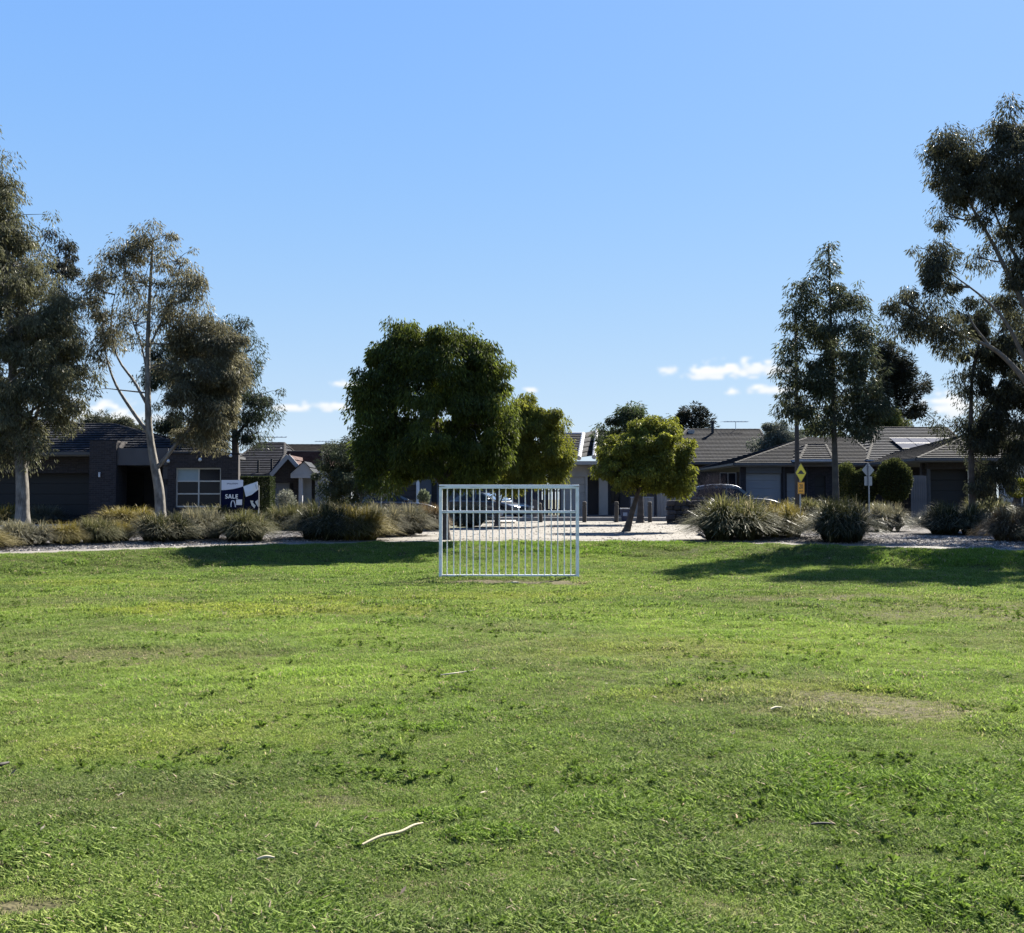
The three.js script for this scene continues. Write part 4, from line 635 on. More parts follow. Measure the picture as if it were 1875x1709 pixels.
// ---------------------------------------------------------------- tussocks
const bladeMat = leafMat(0.42, 0.12, 0.3);
const TUS = { olive: [[0.036, 0.04, 0.011], [0.12, 0.118, 0.045]], gold: [[0.075, 0.062, 0.011], [0.20, 0.165, 0.036]], grey: [[0.05, 0.05, 0.028], [0.155, 0.147, 0.094]], dark: [[0.015, 0.019, 0.007], [0.062, 0.064, 0.024]], brown: [[0.06, 0.043, 0.021], [0.15, 0.106, 0.052]] };
function tussockGeo(seed, tones, n) {            // one metre across, one metre high
  const R = rng(seed), pos = [], col = [], idx = [], clumps = [...Array(22)].map(() => [R() * 6.2832, 0.2 * Math.sqrt(R()), R()]);
  for (let k = 0; k < n; k++) {
    const [ta, tr, tt] = clumps[Math.floor(R() * 22)], lean = Math.pow(R(), 0.62), an = R() < 0.5 ? R() * 6.2832 : ta + (R() - 0.5) * 2, br = tr + 0.05 * R();
    const reach = (0.03 + 0.40 * lean) * (0.75 + 0.4 * R()), top = (1.0 - 0.46 * lean * lean) * (0.62 + 0.42 * R()) * (0.85 + 0.2 * tt), w = 0.0052 * (0.6 + 0.8 * R()), fall = Math.pow(lean, 1.6) * (0.35 + 0.5 * R());
    const ca = Math.cos(an), sa = Math.sin(an), bx = Math.cos(ta) * br, bz = Math.sin(ta) * br, tw = (R() - 0.5) * 1.6, px = -Math.sin(an + tw), pz = Math.cos(an + tw), v0 = pos.length / 3, S = 4, dry = R() < 0.08;
    for (let s = 0; s <= S; s++) {
      const t = s / S, out = reach * (0.3 * t + 0.7 * t * t), y = Math.max(0.01, top * (1 - (1 - t) ** 1.7) - fall * t * t * t * top), ww = w * (1 - t * 0.8);
      const x = bx + ca * out, z = bz + sa * out; pos.push(x + px * ww, y, z + pz * ww, x - px * ww, y, z - pz * ww);
    }
    const c = dry ? [0.3, 0.26, 0.15] : mix3(tones[0], tones[1], clamp(R() * 0.75 + tt * 0.3)); for (let s = 0; s <= S; s++) { col.push(...c, ...c); if (s < S) { const o = v0 + s * 2; idx.push(o, o + 2, o + 1, o + 1, o + 2, o + 3); } }
  }
  const g = new THREE.BufferGeometry(); g.setAttribute('position', new THREE.Float32BufferAttribute(pos, 3)); g.setAttribute('color', new THREE.Float32BufferAttribute(col, 3)); g.setIndex(idx); return g;
}
const tussocks = {}; let tk = 0;
for (const k of Object.keys(TUS)) tussocks[k] = [1, 2].map((s) => tussockGeo(100 * s + 7 * ++tk, TUS[k], 4600));
const TUSSOCKS = [
  // photo x, base y, width px, height px, kind, label
  [-40, 1008, 120, 52, 'gold', 'golden tussock cut by the frame edge at the path'],
  [48, 1001, 130, 50, 'grey', 'wide straw-grey tussock by the path under the pale trunk'],
  [122, 996, 84, 46, 'gold', 'golden tussock next to the wide straw-grey one'],
  [180, 993, 84, 54, 'olive', 'olive tussock between two golden ones near the path'],
  [222, 990, 58, 42, 'gold', 'small round golden tussock beside a gap of bare mulch'],
  [302, 995, 120, 60, 'dark', 'dark tussock at the path before the leaning pale trunk'],
  [372, 986, 110, 66, 'grey', 'straw-coloured tussock between the two dark ones below the window'],
  [446, 992, 116, 64, 'olive', 'olive tussock at the path below the SALE board'],
  [522, 970, 90, 54, 'olive', 'olive tussock set back behind a patch of pale mulch'],
  [592, 997, 134, 80, 'dark', 'largest black-green tussock at the edge of the tree shadow'],
  [652, 988, 128, 72, 'gold', 'arching golden tussock leaning on the black-green one'],
  [694, 978, 100, 62, 'grey', 'grey tussock below the grey diamond sign back'],
  [744, 976, 104, 62, 'grey', 'rounded grey tussock on the corner of the bed near the goal'],
  [790, 968, 64, 52, 'brown', 'reddish brown tussock just outside the goal post'],
  [852, 962, 96, 46, 'grey', 'pale grassy tussock seen through the goal bars before the black car'],
  [12, 962, 100, 44, 'gold', 'golden tussock at the foot of the pale trunk'],
  [86, 960, 86, 40, 'grey', 'pale tussock behind the golden row below the garage'],
  [140, 957, 70, 36, 'dark', 'dark tussock in front of the brick pillar'],
  [236, 966, 130, 44, 'gold', 'broad golden tussock below the shadowed porch'],
  [408, 962, 110, 44, 'olive', 'tussock behind the row, under the window sill'],
  [484, 950, 84, 36, 'olive', 'tussock in front of the hedge corner'],
  [548, 952, 80, 34, 'grey', 'grey tussock in front of the pale portico column'],
  [624, 952, 80, 42, 'grey', 'tall grey tussock at the foot of the many-stemmed tree'],
  [1342, 997, 172, 92, 'olive', 'biggest sunlit tussock at the corner of the clearing'],
  [1432, 985, 110, 72, 'gold', 'golden tussock between the biggest sunlit one and the black one'],
  [1537, 999, 148, 90, 'dark', 'huge black-green tussock under the young gum'],
  [1490, 962, 120, 56, 'olive', 'olive tussock at the foot of the sign pole'],
  [1624, 972, 90, 58, 'grey', 'grey tussock below the round clipped bush'],
  [1592, 957, 90, 44, 'olive', 'tussock around the foot of the grey sign back'],
  [1748, 978, 136, 66, 'dark', 'dark tussock in front of the wide dark garage'],
  [1805, 964, 110, 60, 'olive', 'shaded olive tussock beneath the low hanging gum'],
  [1852, 990, 104, 72, 'brown', 'rusty golden tussock nearest the frame edge'],
  [1872, 956, 90, 42, 'brown', 'rusty tussock behind, below the yellow-green clipped bush'],
  [1925, 1000, 100, 70, 'olive', 'tussock cut by the frame edge under the tallest gum'],
];
const placed = [];
for (const [k, [px, py, w, h, kind, label]] of TUSSOCKS.entries()) {
  let d = 2344 / (py - HORIZON); for (let i = 0; i < 6; i++) d = (EYE - bedH(X(px, d), d)) * F / (py + 1 - HORIZON);
  d = Math.max(d, edge(X(px, d)) + pathWidth(X(px, d)) + M(w, d) * 0.3 * 0 + 0.5);
  const x = X(px, d), W = M(w, d) * 1.2, H = M(h, d) * 1.0, T = thing('tussock', label, 'tussock', [x, bedH(x, d) - 0.02, -d], 'tussocks in the mulched beds');
  const m = shade(new THREE.Mesh(tussocks[kind][k % 2], bladeMat)); m.name = 'blades'; m.scale.set(W, H, W); m.rotation.y = k * 1.9; T.add(m); placed.push([x, d, W]);
  const cr = new THREE.Mesh(new THREE.ConeGeometry(0.17, 0.12, 9).translate(0, 0.04, 0), darkBark); cr.name = 'root_crown'; cr.scale.set(W, 1, W); shade(cr); T.add(cr);
}
// chips of the mulch, and litter on the gravel
function scatter(name, label, category, geo, mat, n, seed, where) {
  const R = rng(seed), im = new THREE.InstancedMesh(geo, mat, n), m = new THREE.Matrix4(), q = new THREE.Quaternion(), e = new THREE.Euler(), s = new THREE.Vector3(), p = new THREE.Vector3(), c = new THREE.Color();
  let k = 0, tries = 0; while (k < n && tries++ < n * 8) { const r = where(R, p, e, s, c); if (!r) continue; im.setMatrixAt(k, m.compose(p, q.setFromEuler(e), s)); im.setColorAt(k, c); k++; }
  im.count = k; im.name = numbered(name); im.userData = { kind: 'stuff', label, category }; shade(im); scene.add(im); return im;
}
const chip = new THREE.BoxGeometry(1, 0.22, 0.4); chip.deleteAttribute('uv');
for (const [a, b, n, seed, lab] of [[-17, -2.2, 26000, 61, 'loose grey wood chips around the tussocks below the SALE board'], [5.9, 18.5, 20000, 62, 'loose grey wood chips around the tussocks below the sign pole']])
  scatter('wood_chips', lab, 'mulch', chip, std({ roughness: 1 }), n, seed, (R, p, e, s, c) => {
    const x = lerp(a, b, R()), e0 = edge(x) + pathWidth(x), d = e0 - 0.12 + Math.pow(R(), 1.5) * 7.5; if (x < 2 ? x > sandL(d) : x < sandR(d)) return false;
    const L = 0.02 + 0.06 * R() * R(); p.set(x, bedH(x, d) + L * 0.12, -d); e.set((R() - 0.5) * 0.8, R() * 6.3, (R() - 0.5) * 0.8); s.set(L, L, L * (0.5 + R())); const t = R(), v = t < 0.1 ? 0.36 : 0.05 + 0.18 * R(); c.setRGB(v, v * 0.92, v * 0.86); return true; });
scatter('leaf_litter', 'dry leaves and twigs strewn over the gravel', 'litter', chip, std({ roughness: 1 }), 2600, 63, (R, p, e, s, c) => { const d = lerp(29, 51, R()), x = lerp(sandL(d), sandR(d), R()), L = 0.02 + 0.07 * R() * R(); if (d < edge(x) + 0.2) return false; p.set(x, gh(x, d) + 0.03, -d); e.set((R() - 0.5) * 0.5, R() * 6.3, (R() - 0.5) * 0.5); s.set(L, L * 0.5, L); const v = 0.03 + 0.12 * R(); c.setRGB(v, v * 0.75, v * 0.5); return true; });

// ---------------------------------------------------------------- turf
function tuft(n, spread, h, w, seed, bow = 1) {
  const R = rng(seed), pos = [], idx = [], col = [];
  for (let k = 0; k < n; k++) {
    const b = R() < 0.14 ? [1.9, 1.6, 2.2] : mix3([0.42, 0.48, 0.4], [1.42, 1.38, 1.35], R()); for (let e = 0; e < 5; e++) col.push(...b);
    const an = R() * 6.2832, rr = spread * Math.sqrt(R()), bx = Math.cos(an) * rr, bz = Math.sin(an) * rr, dir = R() * 6.2832, lean = (0.25 + 1.0 * R()) * h * bow, hh = h * (0.55 + 0.6 * R()), ww = w * (0.7 + 0.6 * R()) * 0.5, tw = (R() - 0.5) * 2.2, px = -Math.sin(dir + tw), pz = Math.cos(dir + tw), v = pos.length / 3;
    const mx = bx + Math.cos(dir) * lean * 0.32, mz = bz + Math.sin(dir) * lean * 0.32, tx = bx + Math.cos(dir) * lean, tz = bz + Math.sin(dir) * lean;
    pos.push(bx + px * ww, -0.006, bz + pz * ww, bx - px * ww, -0.006, bz - pz * ww, mx + px * ww * 0.9, hh * 0.62, mz + pz * ww * 0.9, mx - px * ww * 0.9, hh * 0.62, mz - pz * ww * 0.9, tx, hh, tz);
    idx.push(v, v + 1, v + 2, v + 1, v + 3, v + 2, v + 2, v + 3, v + 4);
  }
  const g = new THREE.BufferGeometry(); g.setAttribute('position', new THREE.Float32BufferAttribute(pos, 3)); g.setAttribute('color', new THREE.Float32BufferAttribute(col, 3)); g.setIndex(idx); return g;
}
const turfMat = phys({ vertexColors: true, roughness: 0.9, transmission: 0.5, thickness: 0, specularIntensity: 0.15 });
function turf(n, seed, d0, d1, a, b, geo, k, label) {        // comes in between d0 and a, thins out between b and d1
  return scatter('grass', label, 'grass', geo, turfMat, n, seed, (R, p, e, s, c) => {
    // even over the ground within a wedge that is a little wider than the view
    const u = R(), d = d0 + (d1 - d0) * u; if (R() > smooth(d, d0 - 0.01, a) * (1 - smooth(d, b, d1 + 0.01))) return false; const half = 0.52 * d + 1.6; if (R() > half / (0.52 * d1 + 1.6)) return false;
    const x = (R() * 2 - 1) * half, ed = edge(x) + 0.1 * (vnoise(x * 6, 1, 67) - 0.5) + 0.05; if (d > ed) return false;
    const bare = spots(BARE, x, d); if (R() < bare * 1.02) return false;
    const lush = spots(LUSH, x, d), gold = spots(GOLD, x, d), n1 = fbm(x * 0.55, d * 0.55, 52, 4), n2 = fbm(x * 2.4, d * 2.4, 53, 3), thick = clamp(0.35 + (n2 - 0.5) * 2.2 + lush * 0.65 - bare * 0.6, 0, 1.3);
    const sc = k * (0.5 + 0.95 * thick) * (0.8 + 0.4 * R()); p.set(x, lawnH(x, d), -d); e.set((R() - 0.5) * 0.3, R() * 6.3, (R() - 0.5) * 0.3); s.set(sc * (0.9 + 0.3 * R()), sc, sc);
    let g = mix3([0.0896, 0.1494, 0.0267], [0.1563, 0.2190, 0.0424], clamp((n1 - 0.3) * 2.4)); g = mix3(g, [0.1115, 0.1947, 0.0175], clamp(lush * 0.8 + (n2 - 0.5) * 0.6)); g = mix3(g, [0.2122, 0.2477, 0.0353], gold * 0.7); g = mix3(g, [0.1601, 0.1608, 0.0707], clamp(bare * 0.9 + Math.max(0, 0.48 - n1) * 1.6));
    const dry = R(); if (dry < 0.05) g = [0.24, 0.215, 0.115]; const v = 0.78 + 0.44 * R(); c.setRGB(g[0] * v, g[1] * v, g[2] * v); return true;
  });
}
turf(165000, 201, 2.7, 10, 2.72, 6, tuft(9, 0.038, 0.027, 0.0054, 1, 1.25), 1, 'short mown grass nearest the camera');
turf(170000, 202, 6, 17, 10, 12, tuft(9, 0.05, 0.03, 0.0066, 2, 1.15), 1.0, 'short mown grass in the middle of the field');
turf(165000, 203, 12, 30, 17, 29.99, tuft(10, 0.095, 0.04, 0.011, 3, 1.05), 1.0, 'short mown grass around the goal and up the bank');
scatter('grass', 'rough grass verge between the street and the houses', 'grass', tuft(10, 0.14, 0.07, 0.018, 4), turfMat, 9000, 204, (R, p, e, s, c) => { const x = lerp(-16, 24, R()), d = roadMid(x) + 3.75 + 3 * R(); p.set(x, gh(x, d) - 0.005, -d); e.set(0, R() * 6.3, 0); const k = 0.7 + 0.6 * R(); s.set(k, k, k); const v = 0.7 + 0.6 * R(); c.setRGB(0.07 * v, 0.085 * v, 0.022 * v); return true; });

// broad-leaved weeds in the turf: flat rosettes
{
  const R = rng(77), pos = [], idx = [], col = [];
  for (let k = 0; k < 9; k++) { const an = k * 2.4 + R() * 0.5, L = 0.03 * (0.6 + 0.7 * R()), W = 0.008 * (0.8 + 0.5 * R()), up = 0.012 + 0.02 * R(), c = Math.cos(an), s = Math.sin(an), v = pos.length / 3, t = 0.7 + 0.6 * R(); pos.push(0, 0.004, 0, c * L * 0.55 - s * W, up, s * L * 0.55 + c * W, c * L, up * 0.8, s * L, c * L * 0.55 + s * W, up * 1.05, s * L * 0.55 - c * W); idx.push(v, v + 1, v + 2, v, v + 2, v + 3); for (let e = 0; e < 4; e++) col.push(t, t, t); }
  const g = new THREE.BufferGeometry(); g.setAttribute('position', new THREE.Float32BufferAttribute(pos, 3)); g.setAttribute('color', new THREE.Float32BufferAttribute(col, 3)); g.setIndex(idx);
  scatter('weeds', 'low broad-leaved weeds growing in patches of the lawn', 'weeds', g, turfMat, 1900, 205, (Q, p, e, s, c) => { const d = 3 + 13 * Math.pow(Q(), 0.7), half = 0.52 * d + 1, x = (Q() * 2 - 1) * half, n = fbm(x * 1.3, d * 1.3, 54, 3), lush = spots(LUSH, x, d); if (Q() > smooth(n, 0.55, 0.68) * 0.7 + lush * 0.9) return false; p.set(x, lawnH(x, d) + 0.008, -d); e.set((Q() - 0.5) * 0.5, Q() * 6.3, (Q() - 0.5) * 0.5); const k = 0.6 + 0.8 * Q(); s.set(k, k * 1.1, k); const v = 0.7 + 0.6 * Q(); c.setRGB(0.09 * v, 0.14 * v, 0.022 * v); return true; });
}

// ---------------------------------------------------------------- goal
{
  const d = 20.7, xl = X(807, d), xr = X(1057, d), y1 = yAt(888, d), y0 = 0, m = phys({ map: tex(128, 128, (u, v) => { const n = fbm(u * 8, v * 8, 95, 4, 8), m = fbm(u * 30, v * 30, 96, 2, 30); if (n + m * 0.4 > 0.9) return [0.22, 0.17, 0.13]; const k = 0.62 + 0.2 * n; return [k, k, k * 0.99]; }), roughness: 0.42, clearcoat: 0.3, clearcoatRoughness: 0.3 });
  const G = thing('goal', 'white steel ball goal with upright bars standing on the grass', 'goal', [(xl + xr) / 2, 0, -d]), P = 0.066;
  const yg = Math.min(lawnH(xl, d), lawnH(xr, d));
  const post = (a) => part(G, 'post', rbox(a - P / 2, a + P / 2, yg - 0.08, y1 - 0.0785, -d - P / 2, -d + P / 2, 0.008), m);
  post(xl); post(xr);
  part(G, 'crossbar', rbox(xl - P / 2, xr + P / 2, y1 - 0.078, y1, -d - P / 2 - 0.001, -d + P / 2 + 0.001, 0.008), m);
  const rail = (py, h, name) => { const y = yAt(py, d); part(G, name, rbox(xl + P / 2 + 0.001, xr - P / 2 - 0.001, y - h / 2, y + h / 2, -d - 0.028, -d + 0.028, 0.006), m); return y; };
  const ym = rail(937.5, 0.05, 'middle_rail'), yb = rail(1054, 0.034, 'bottom_rail');
  for (let k = 0; k < 20; k++) { const a = lerp(X(819, d), X(1045, d), k / 19); part(G, 'bar', new THREE.CylinderGeometry(0.0115, 0.0115, y1 - 0.07 - yb, 9).translate(a, (y1 - 0.07 + yb) / 2, -d), m); }
  for (const a of [xl, xr]) part(G, 'foot', rbox(a - 0.09, a + 0.09, yg - 0.03, yg + 0.012, -d - 0.09, -d + 0.09, 0.006), MAT.nearBlack);
  part(G, 'base_plate', rbox(X(848, d), X(874, d), yg + 0.001, yg + 0.035, -d - 0.22, -d - 0.06, 0.006), MAT.nearBlack, 'dark base plate in the grass');
}
// ---------------------------------------------------------------- signs
function canvasTex(w, h, draw) { const c = document.createElement('canvas'); c.width = w; c.height = h; draw(c.getContext('2d'), w, h); const t = new THREE.CanvasTexture(c); t.colorSpace = THREE.SRGBColorSpace; t.magFilter = THREE.LinearFilter; return t; }
const galv = std({ color: lin(0.30, 0.31, 0.32), roughness: 0.5, metalness: 0.5 });
function plate(parent, name, w, h, y, zFront, rot, faceTex, backMat, faceName) {   // a plate whose printed face looks along +z
  const r = 0.03, s = new THREE.Shape(); s.moveTo(-w / 2 + r, -h / 2); s.lineTo(w / 2 - r, -h / 2); s.quadraticCurveTo(w / 2, -h / 2, w / 2, -h / 2 + r); s.lineTo(w / 2, h / 2 - r); s.quadraticCurveTo(w / 2, h / 2, w / 2 - r, h / 2); s.lineTo(-w / 2 + r, h / 2); s.quadraticCurveTo(-w / 2, h / 2, -w / 2, h / 2 - r); s.lineTo(-w / 2, -h / 2 + r); s.quadraticCurveTo(-w / 2, -h / 2, -w / 2 + r, -h / 2);
  const b = shade(new THREE.Mesh(new THREE.ExtrudeGeometry(s, { depth: 0.004, bevelEnabled: false }), backMat)); b.name = name; b.rotation.z = rot; b.position.set(0, y, zFront - 0.004); parent.add(b);
  if (faceTex) { const g = new THREE.ShapeGeometry(s), p = g.attributes.position, uv = g.attributes.uv; for (let k = 0; k < p.count; k++) uv.setXY(k, p.getX(k) / w + 0.5, p.getY(k) / h + 0.5); const f = shade(new THREE.Mesh(g, std({ map: faceTex, roughness: 0.5 }))); f.name = faceName; f.position.z = 0.0065; b.add(f); }
  return b;
}
function roadSign(label, px, pyDia, d, size, turn, front, pyPlate, faceTex, plateTex, plateSize) {
  const c = pt(px, pyDia, d), y0 = gh(c.x, d), S = thing('road_sign', label, 'road sign', [c.x, y0, -d]); S.rotation.y = turn + (front ? 0 : Math.PI);
  const top = c.y - y0, post = shade(new THREE.Mesh(new THREE.CylinderGeometry(0.03, 0.03, top + size * 0.6 + 0.3, 12).translate(0, (top + size * 0.6 - 0.3) / 2, 0), galv)); post.name = 'post'; S.add(post);
  plate(S, 'warning_plate', size, size, top, 0.045, Math.PI / 4, faceTex, galv, 'printed_face');
  if (plateSize) plate(S, 'advisory_plate', plateSize, plateSize, pt(px, pyPlate, d).y - y0, 0.045, 0, plateTex, galv, 'printed_face');
  const br = new THREE.Mesh(mergeGeometries([0.12, -0.12].map((k) => new THREE.BoxGeometry(0.1, 0.04, 0.02).translate(0, top + k, 0.034))), galv); br.name = 'brackets'; S.add(shade(br));
  return S;
}
const hump = canvasTex(512, 512, (g, w, h) => {     // drawn upright, then turned with the plate
  g.fillStyle = '#e3cf2e'; g.fillRect(0, 0, w, h); g.translate(w / 2, h / 2); g.rotate(Math.PI / 4);
  g.strokeStyle = '#1a1712'; g.lineWidth = 7; g.save(); g.rotate(-Math.PI / 4); g.strokeRect(-w / 2 + 15, -h / 2 + 15, w - 30, h - 30); g.restore();
  g.fillStyle = '#15120e'; g.beginPath(); g.moveTo(-235, 46); g.lineTo(-235, 22); g.bezierCurveTo(-140, 22, -110, -92, 0, -92); g.bezierCurveTo(110, -92, 140, 22, 235, 22); g.lineTo(235, 46); g.closePath(); g.fill();
});
const twenty = canvasTex(256, 256, (g, w, h) => { g.fillStyle = '#e9a21e'; g.fillRect(0, 0, w, h); g.strokeStyle = '#1c150c'; g.lineWidth = 8; g.strokeRect(10, 10, w - 20, h - 20); g.fillStyle = '#1c150c'; g.textAlign = 'center'; g.textBaseline = 'alphabetic'; g.font = 'bold 130px sans-serif'; g.fillText('20', w / 2, 140); g.font = 'bold 62px sans-serif'; g.fillText('km/h', w / 2, 215); });
roadSign('yellow diamond speed hump sign with an orange 20 plate on a grey post', 1465, 866, 42.5, 0.56, 0.72, true, 894, hump, twenty, 0.5);
roadSign('grey back of a diamond sign with a square plate, among the round bushes', 1591, 861, 46, 0.48, 0.35, false, 881, null, null, 0.42);
roadSign('grey back of a small diamond sign above the tussocks near the largest tree', 698, 886, 48, 0.42, 0.55, false, 0, null, null, 0);
{ // dark street pole
  const d = 43.2, x = X(1460, d), y0 = gh(x, d), y1 = yAt(575, d), S = thing('street_pole', 'tall straight dark pole passing up through the young gum crown', 'pole', [x, y0, -d]);
  part(S, 'shaft', new THREE.CylinderGeometry(0.07, 0.115, y1 - y0 + 0.3, 12).translate(x, (y1 + y0) / 2 - 0.15, -d), std({ map: tex(64, 256, (u, v) => { const n = fbm(u * 12, v * 4, 96, 3, 4); return [0.03 + 0.03 * n, 0.026 + 0.025 * n, 0.023 + 0.02 * n]; }), roughness: 0.9 }));
  part(S, 'crossarm', rbox(x - 0.3, x + 0.3, yAt(744, d), yAt(741, d), -d + 0.1, -d + 0.19, 0.01), galv);
}
// ---------------------------------------------------------------- sale boards
function board(label, px, py, d, w, h, turn, tilt, faceTex) {
  const c = pt(px, py, d), y0 = gh(c.x, d), S = thing('sale_board', label, 'sign board', [c.x, y0, -d]); S.rotation.y = turn;
  const top = c.y - y0, b = new THREE.Group(); b.name = 'panel_assembly';
  const mk = (n, g, m, parent = S) => { const k = shade(new THREE.Mesh(g, m)); k.name = n; parent.add(k); return k; };
  const p = mk('panel', new RoundedBoxGeometry(w, h, 0.012, 1, 0.004), MAT.boardNavy); p.position.set(0, top, 0); p.rotation.z = tilt;
  const f = mk('printed_face', new THREE.PlaneGeometry(w - 0.01, h - 0.01), phys({ map: faceTex, roughness: 0.8, specularIntensity: 0.2 }), p); f.position.z = 0.0085;
  for (const s of [-1, 1]) mk('leg', new THREE.BoxGeometry(0.05, top + h / 2 + 0.2, 0.05).translate(s * (w / 2 - 0.06), (top + h / 2 - 0.22) / 2, -0.04), MAT.aluminium);
  return S;
}
const smear = (g, x, y, w, n, h, seed) => { const R = rng(seed); let a = x; while (a < x + w) { const q = 3 + R() * 6, hh = h * (0.55 + 0.45 * R()); g.fillRect(a, y + (h - hh) * (R() < 0.5 ? 0 : 1), q * 0.7, hh); if (R() < 0.6) g.fillRect(a, y + h * (0.3 + 0.5 * R()), q * 1.3, h * 0.18); a += q * 1.5; } };
const saleFace = canvasTex(512, 768, (g, w, h) => {
  g.fillStyle = '#0a1130'; g.fillRect(0, 0, w, h);
  g.fillStyle = '#c9cfdf'; g.beginPath(); g.moveTo(0, 0); g.lineTo(w, 0); g.lineTo(w, 150); g.quadraticCurveTo(w * 0.55, 232, 0, 240); g.closePath(); g.fill();
  g.fillStyle = '#1b2850'; smear(g, 128, 68, 262, 10, 36, 5);
  g.fillStyle = '#f0f1f4'; g.font = 'bold 138px sans-serif'; g.textAlign = 'center'; g.fillText('SALE', w * 0.475, 438);
  g.fillStyle = '#dfe2ea'; g.fillRect(350, 460, 140, 130); g.lineWidth = 22; g.strokeStyle = '#dfe2ea'; g.beginPath(); g.moveTo(265, 480); g.quadraticCurveTo(215, 540, 235, 640); g.moveTo(290, 480); g.quadraticCurveTo(330, 560, 335, 640); g.stroke();
});
board('navy and white SALE board standing beside the window', 425, 909, 43.6, M(40, 43.6), M(60, 43.6), 0.02, 0, saleFace);
{
  const d = 43.0, c = pt(459, 905, d), y0 = gh(c.x, d), S = thing('sale_board', 'buckled navy board with a torn white top sheet beside the SALE board', 'sign board', [c.x, y0, -d]);
  const bent = (pts, z) => { const s = new THREE.Shape(pts.map(([x, y]) => { const q = pt(x, y, d); return new THREE.Vector2(q.x, q.y); })); return new THREE.ExtrudeGeometry(s, { depth: 0.01, bevelEnabled: false }).translate(0, 0, -d + z); };
  part(S, 'panel', bent([[446, 934], [473.5, 934], [473, 889], [450, 892]], 0), MAT.boardNavy);
  const sheetG = bent([[445.5, 891], [471.5, 882], [473, 896.5], [462, 906], [451.5, 910]], 0.016); { const p = sheetG.attributes.position, q = pt(459, 896, d); for (let k = 0; k < p.count; k++) p.setZ(k, p.getZ(k) + 0.09 * Math.max(0, (q.y - p.getY(k)) / 0.3)); sheetG.computeVertexNormals(); }
  const top = part(S, 'torn_sheet', sheetG, plain(0.62, 0.66, 0.72, 0.6, 0.12));
  part(top, 'printed_band', bent([[450, 893.5], [469, 887], [470.5, 895], [457, 903.5]], 0.034), std({ map: canvasTex(128, 64, (g, w, h) => { g.fillStyle = '#8d99ad'; g.fillRect(0, 0, w, h); g.fillStyle = '#3c4a66'; smear(g, 6, 8, 110, 8, 40, 7); g.fillStyle = '#c9d0dc'; smear(g, 20, 30, 90, 8, 26, 8); }), roughness: 0.6 }));
  for (const pts of [[[458, 917], [464, 917], [463, 921], [468, 926], [466, 931], [461, 926]], [[467, 919], [472.5, 915], [473, 929], [469, 923]]]) part(S, 'white_print', bent(pts, 0.014), MAT.white);
  part(S, 'leg', box(pt(473, 900, d).x - 0.02, pt(473, 900, d).x + 0.02, y0 - 0.2, pt(473, 889, d).y, -d - 0.06, -d - 0.02), MAT.aluminium);
  part(S, 'leg', box(pt(449, 900, d).x - 0.02, pt(449, 900, d).x + 0.02, y0 - 0.2, pt(449, 892, d).y, -d - 0.06, -d - 0.02), MAT.aluminium);
}
// ---------------------------------------------------------------- bollards and small street things
const timber = std({ map: tex(64, 256, (u, v) => { const n = fbm(u * 14, v * 3, 97, 4, 3); return mix3([0.03, 0.026, 0.022], [0.11, 0.095, 0.08], n); }), roughness: 0.95 });
for (const [px, h, lean, label] of [[990, 0.98, 0.06, 'leaning timber bollard seen between the goal bars'], [1070, 1.05, 0, 'timber bollard just outside the goal post'], [1128, 1.05, -0.02, 'timber bollard between the goal and the leaning trunk'], [1190, 1.04, 0.01, 'timber bollard in front of the cream fence']]) {
  const d = 51.2, x = X(px, d), y0 = gh(x, d), B = thing('bollard', label, 'bollard', [x, y0, -d], 'timber bollards along the street'); B.rotation.z = lean;
  const pr = [[0, -0.2], [0.105, -0.2], [0.105, h - 0.22], [0.085, h - 0.2], [0.085, h - 0.16], [0.105, h - 0.14], [0.1, h - 0.03], [0.07, h], [0, h]].map(([a, b]) => new THREE.Vector2(a, b));
  const m = shade(new THREE.Mesh(new THREE.LatheGeometry(pr, 12), timber)); m.name = 'post'; B.add(m);
}
{ // stone wall
  const d = 49.4, x0 = X(1222, d), x1 = X(1306, d), y0 = gh(9, d), y1 = yAt(921, d), W = thing('stone_wall', 'dark rough stone wall at the corner of the planted bed', 'wall', [(x0 + x1) / 2, y0, -d]), R = rng(59), ms = [0.018, 0.03, 0.045].map((v) => plain(v * 1.1, v * 0.92, v * 0.9, 0.95, 0.5, 2));
  part(W, 'core', box(x0 + 0.12, x1 - 0.1, y0 - 0.1, y1 - 0.1, -d - 0.42, -d - 0.1), ms[0]);
  let y = y0 - 0.05, row = 0; while (y < y1 - 0.08) { const h = 0.2 + 0.08 * R(); let x = x0 - (row % 2) * 0.05; while (x < x1) { const w = 0.28 + 0.3 * R(); const g = new RoundedBoxGeometry(w - 0.02, h - 0.015, 0.34, 2, 0.05), p = g.attributes.position; const s = R() * 9; for (let k = 0; k < p.count; k++) { const f = 0.03 * (vnoise(p.getX(k) * 9 + s, p.getY(k) * 9 + p.getZ(k) * 7, 98) - 0.5) * 2; p.setXYZ(k, p.getX(k) + f, p.getY(k) + f * 0.7, p.getZ(k) + f); } g.computeVertexNormals(); g.translate(x + w / 2, y + h / 2, -d - 0.1 + 0.06 * (R() - 0.5)); part(W, 'stone', g, ms[Math.floor(R() * 3)]); x += w; } y += h; row++; }
}
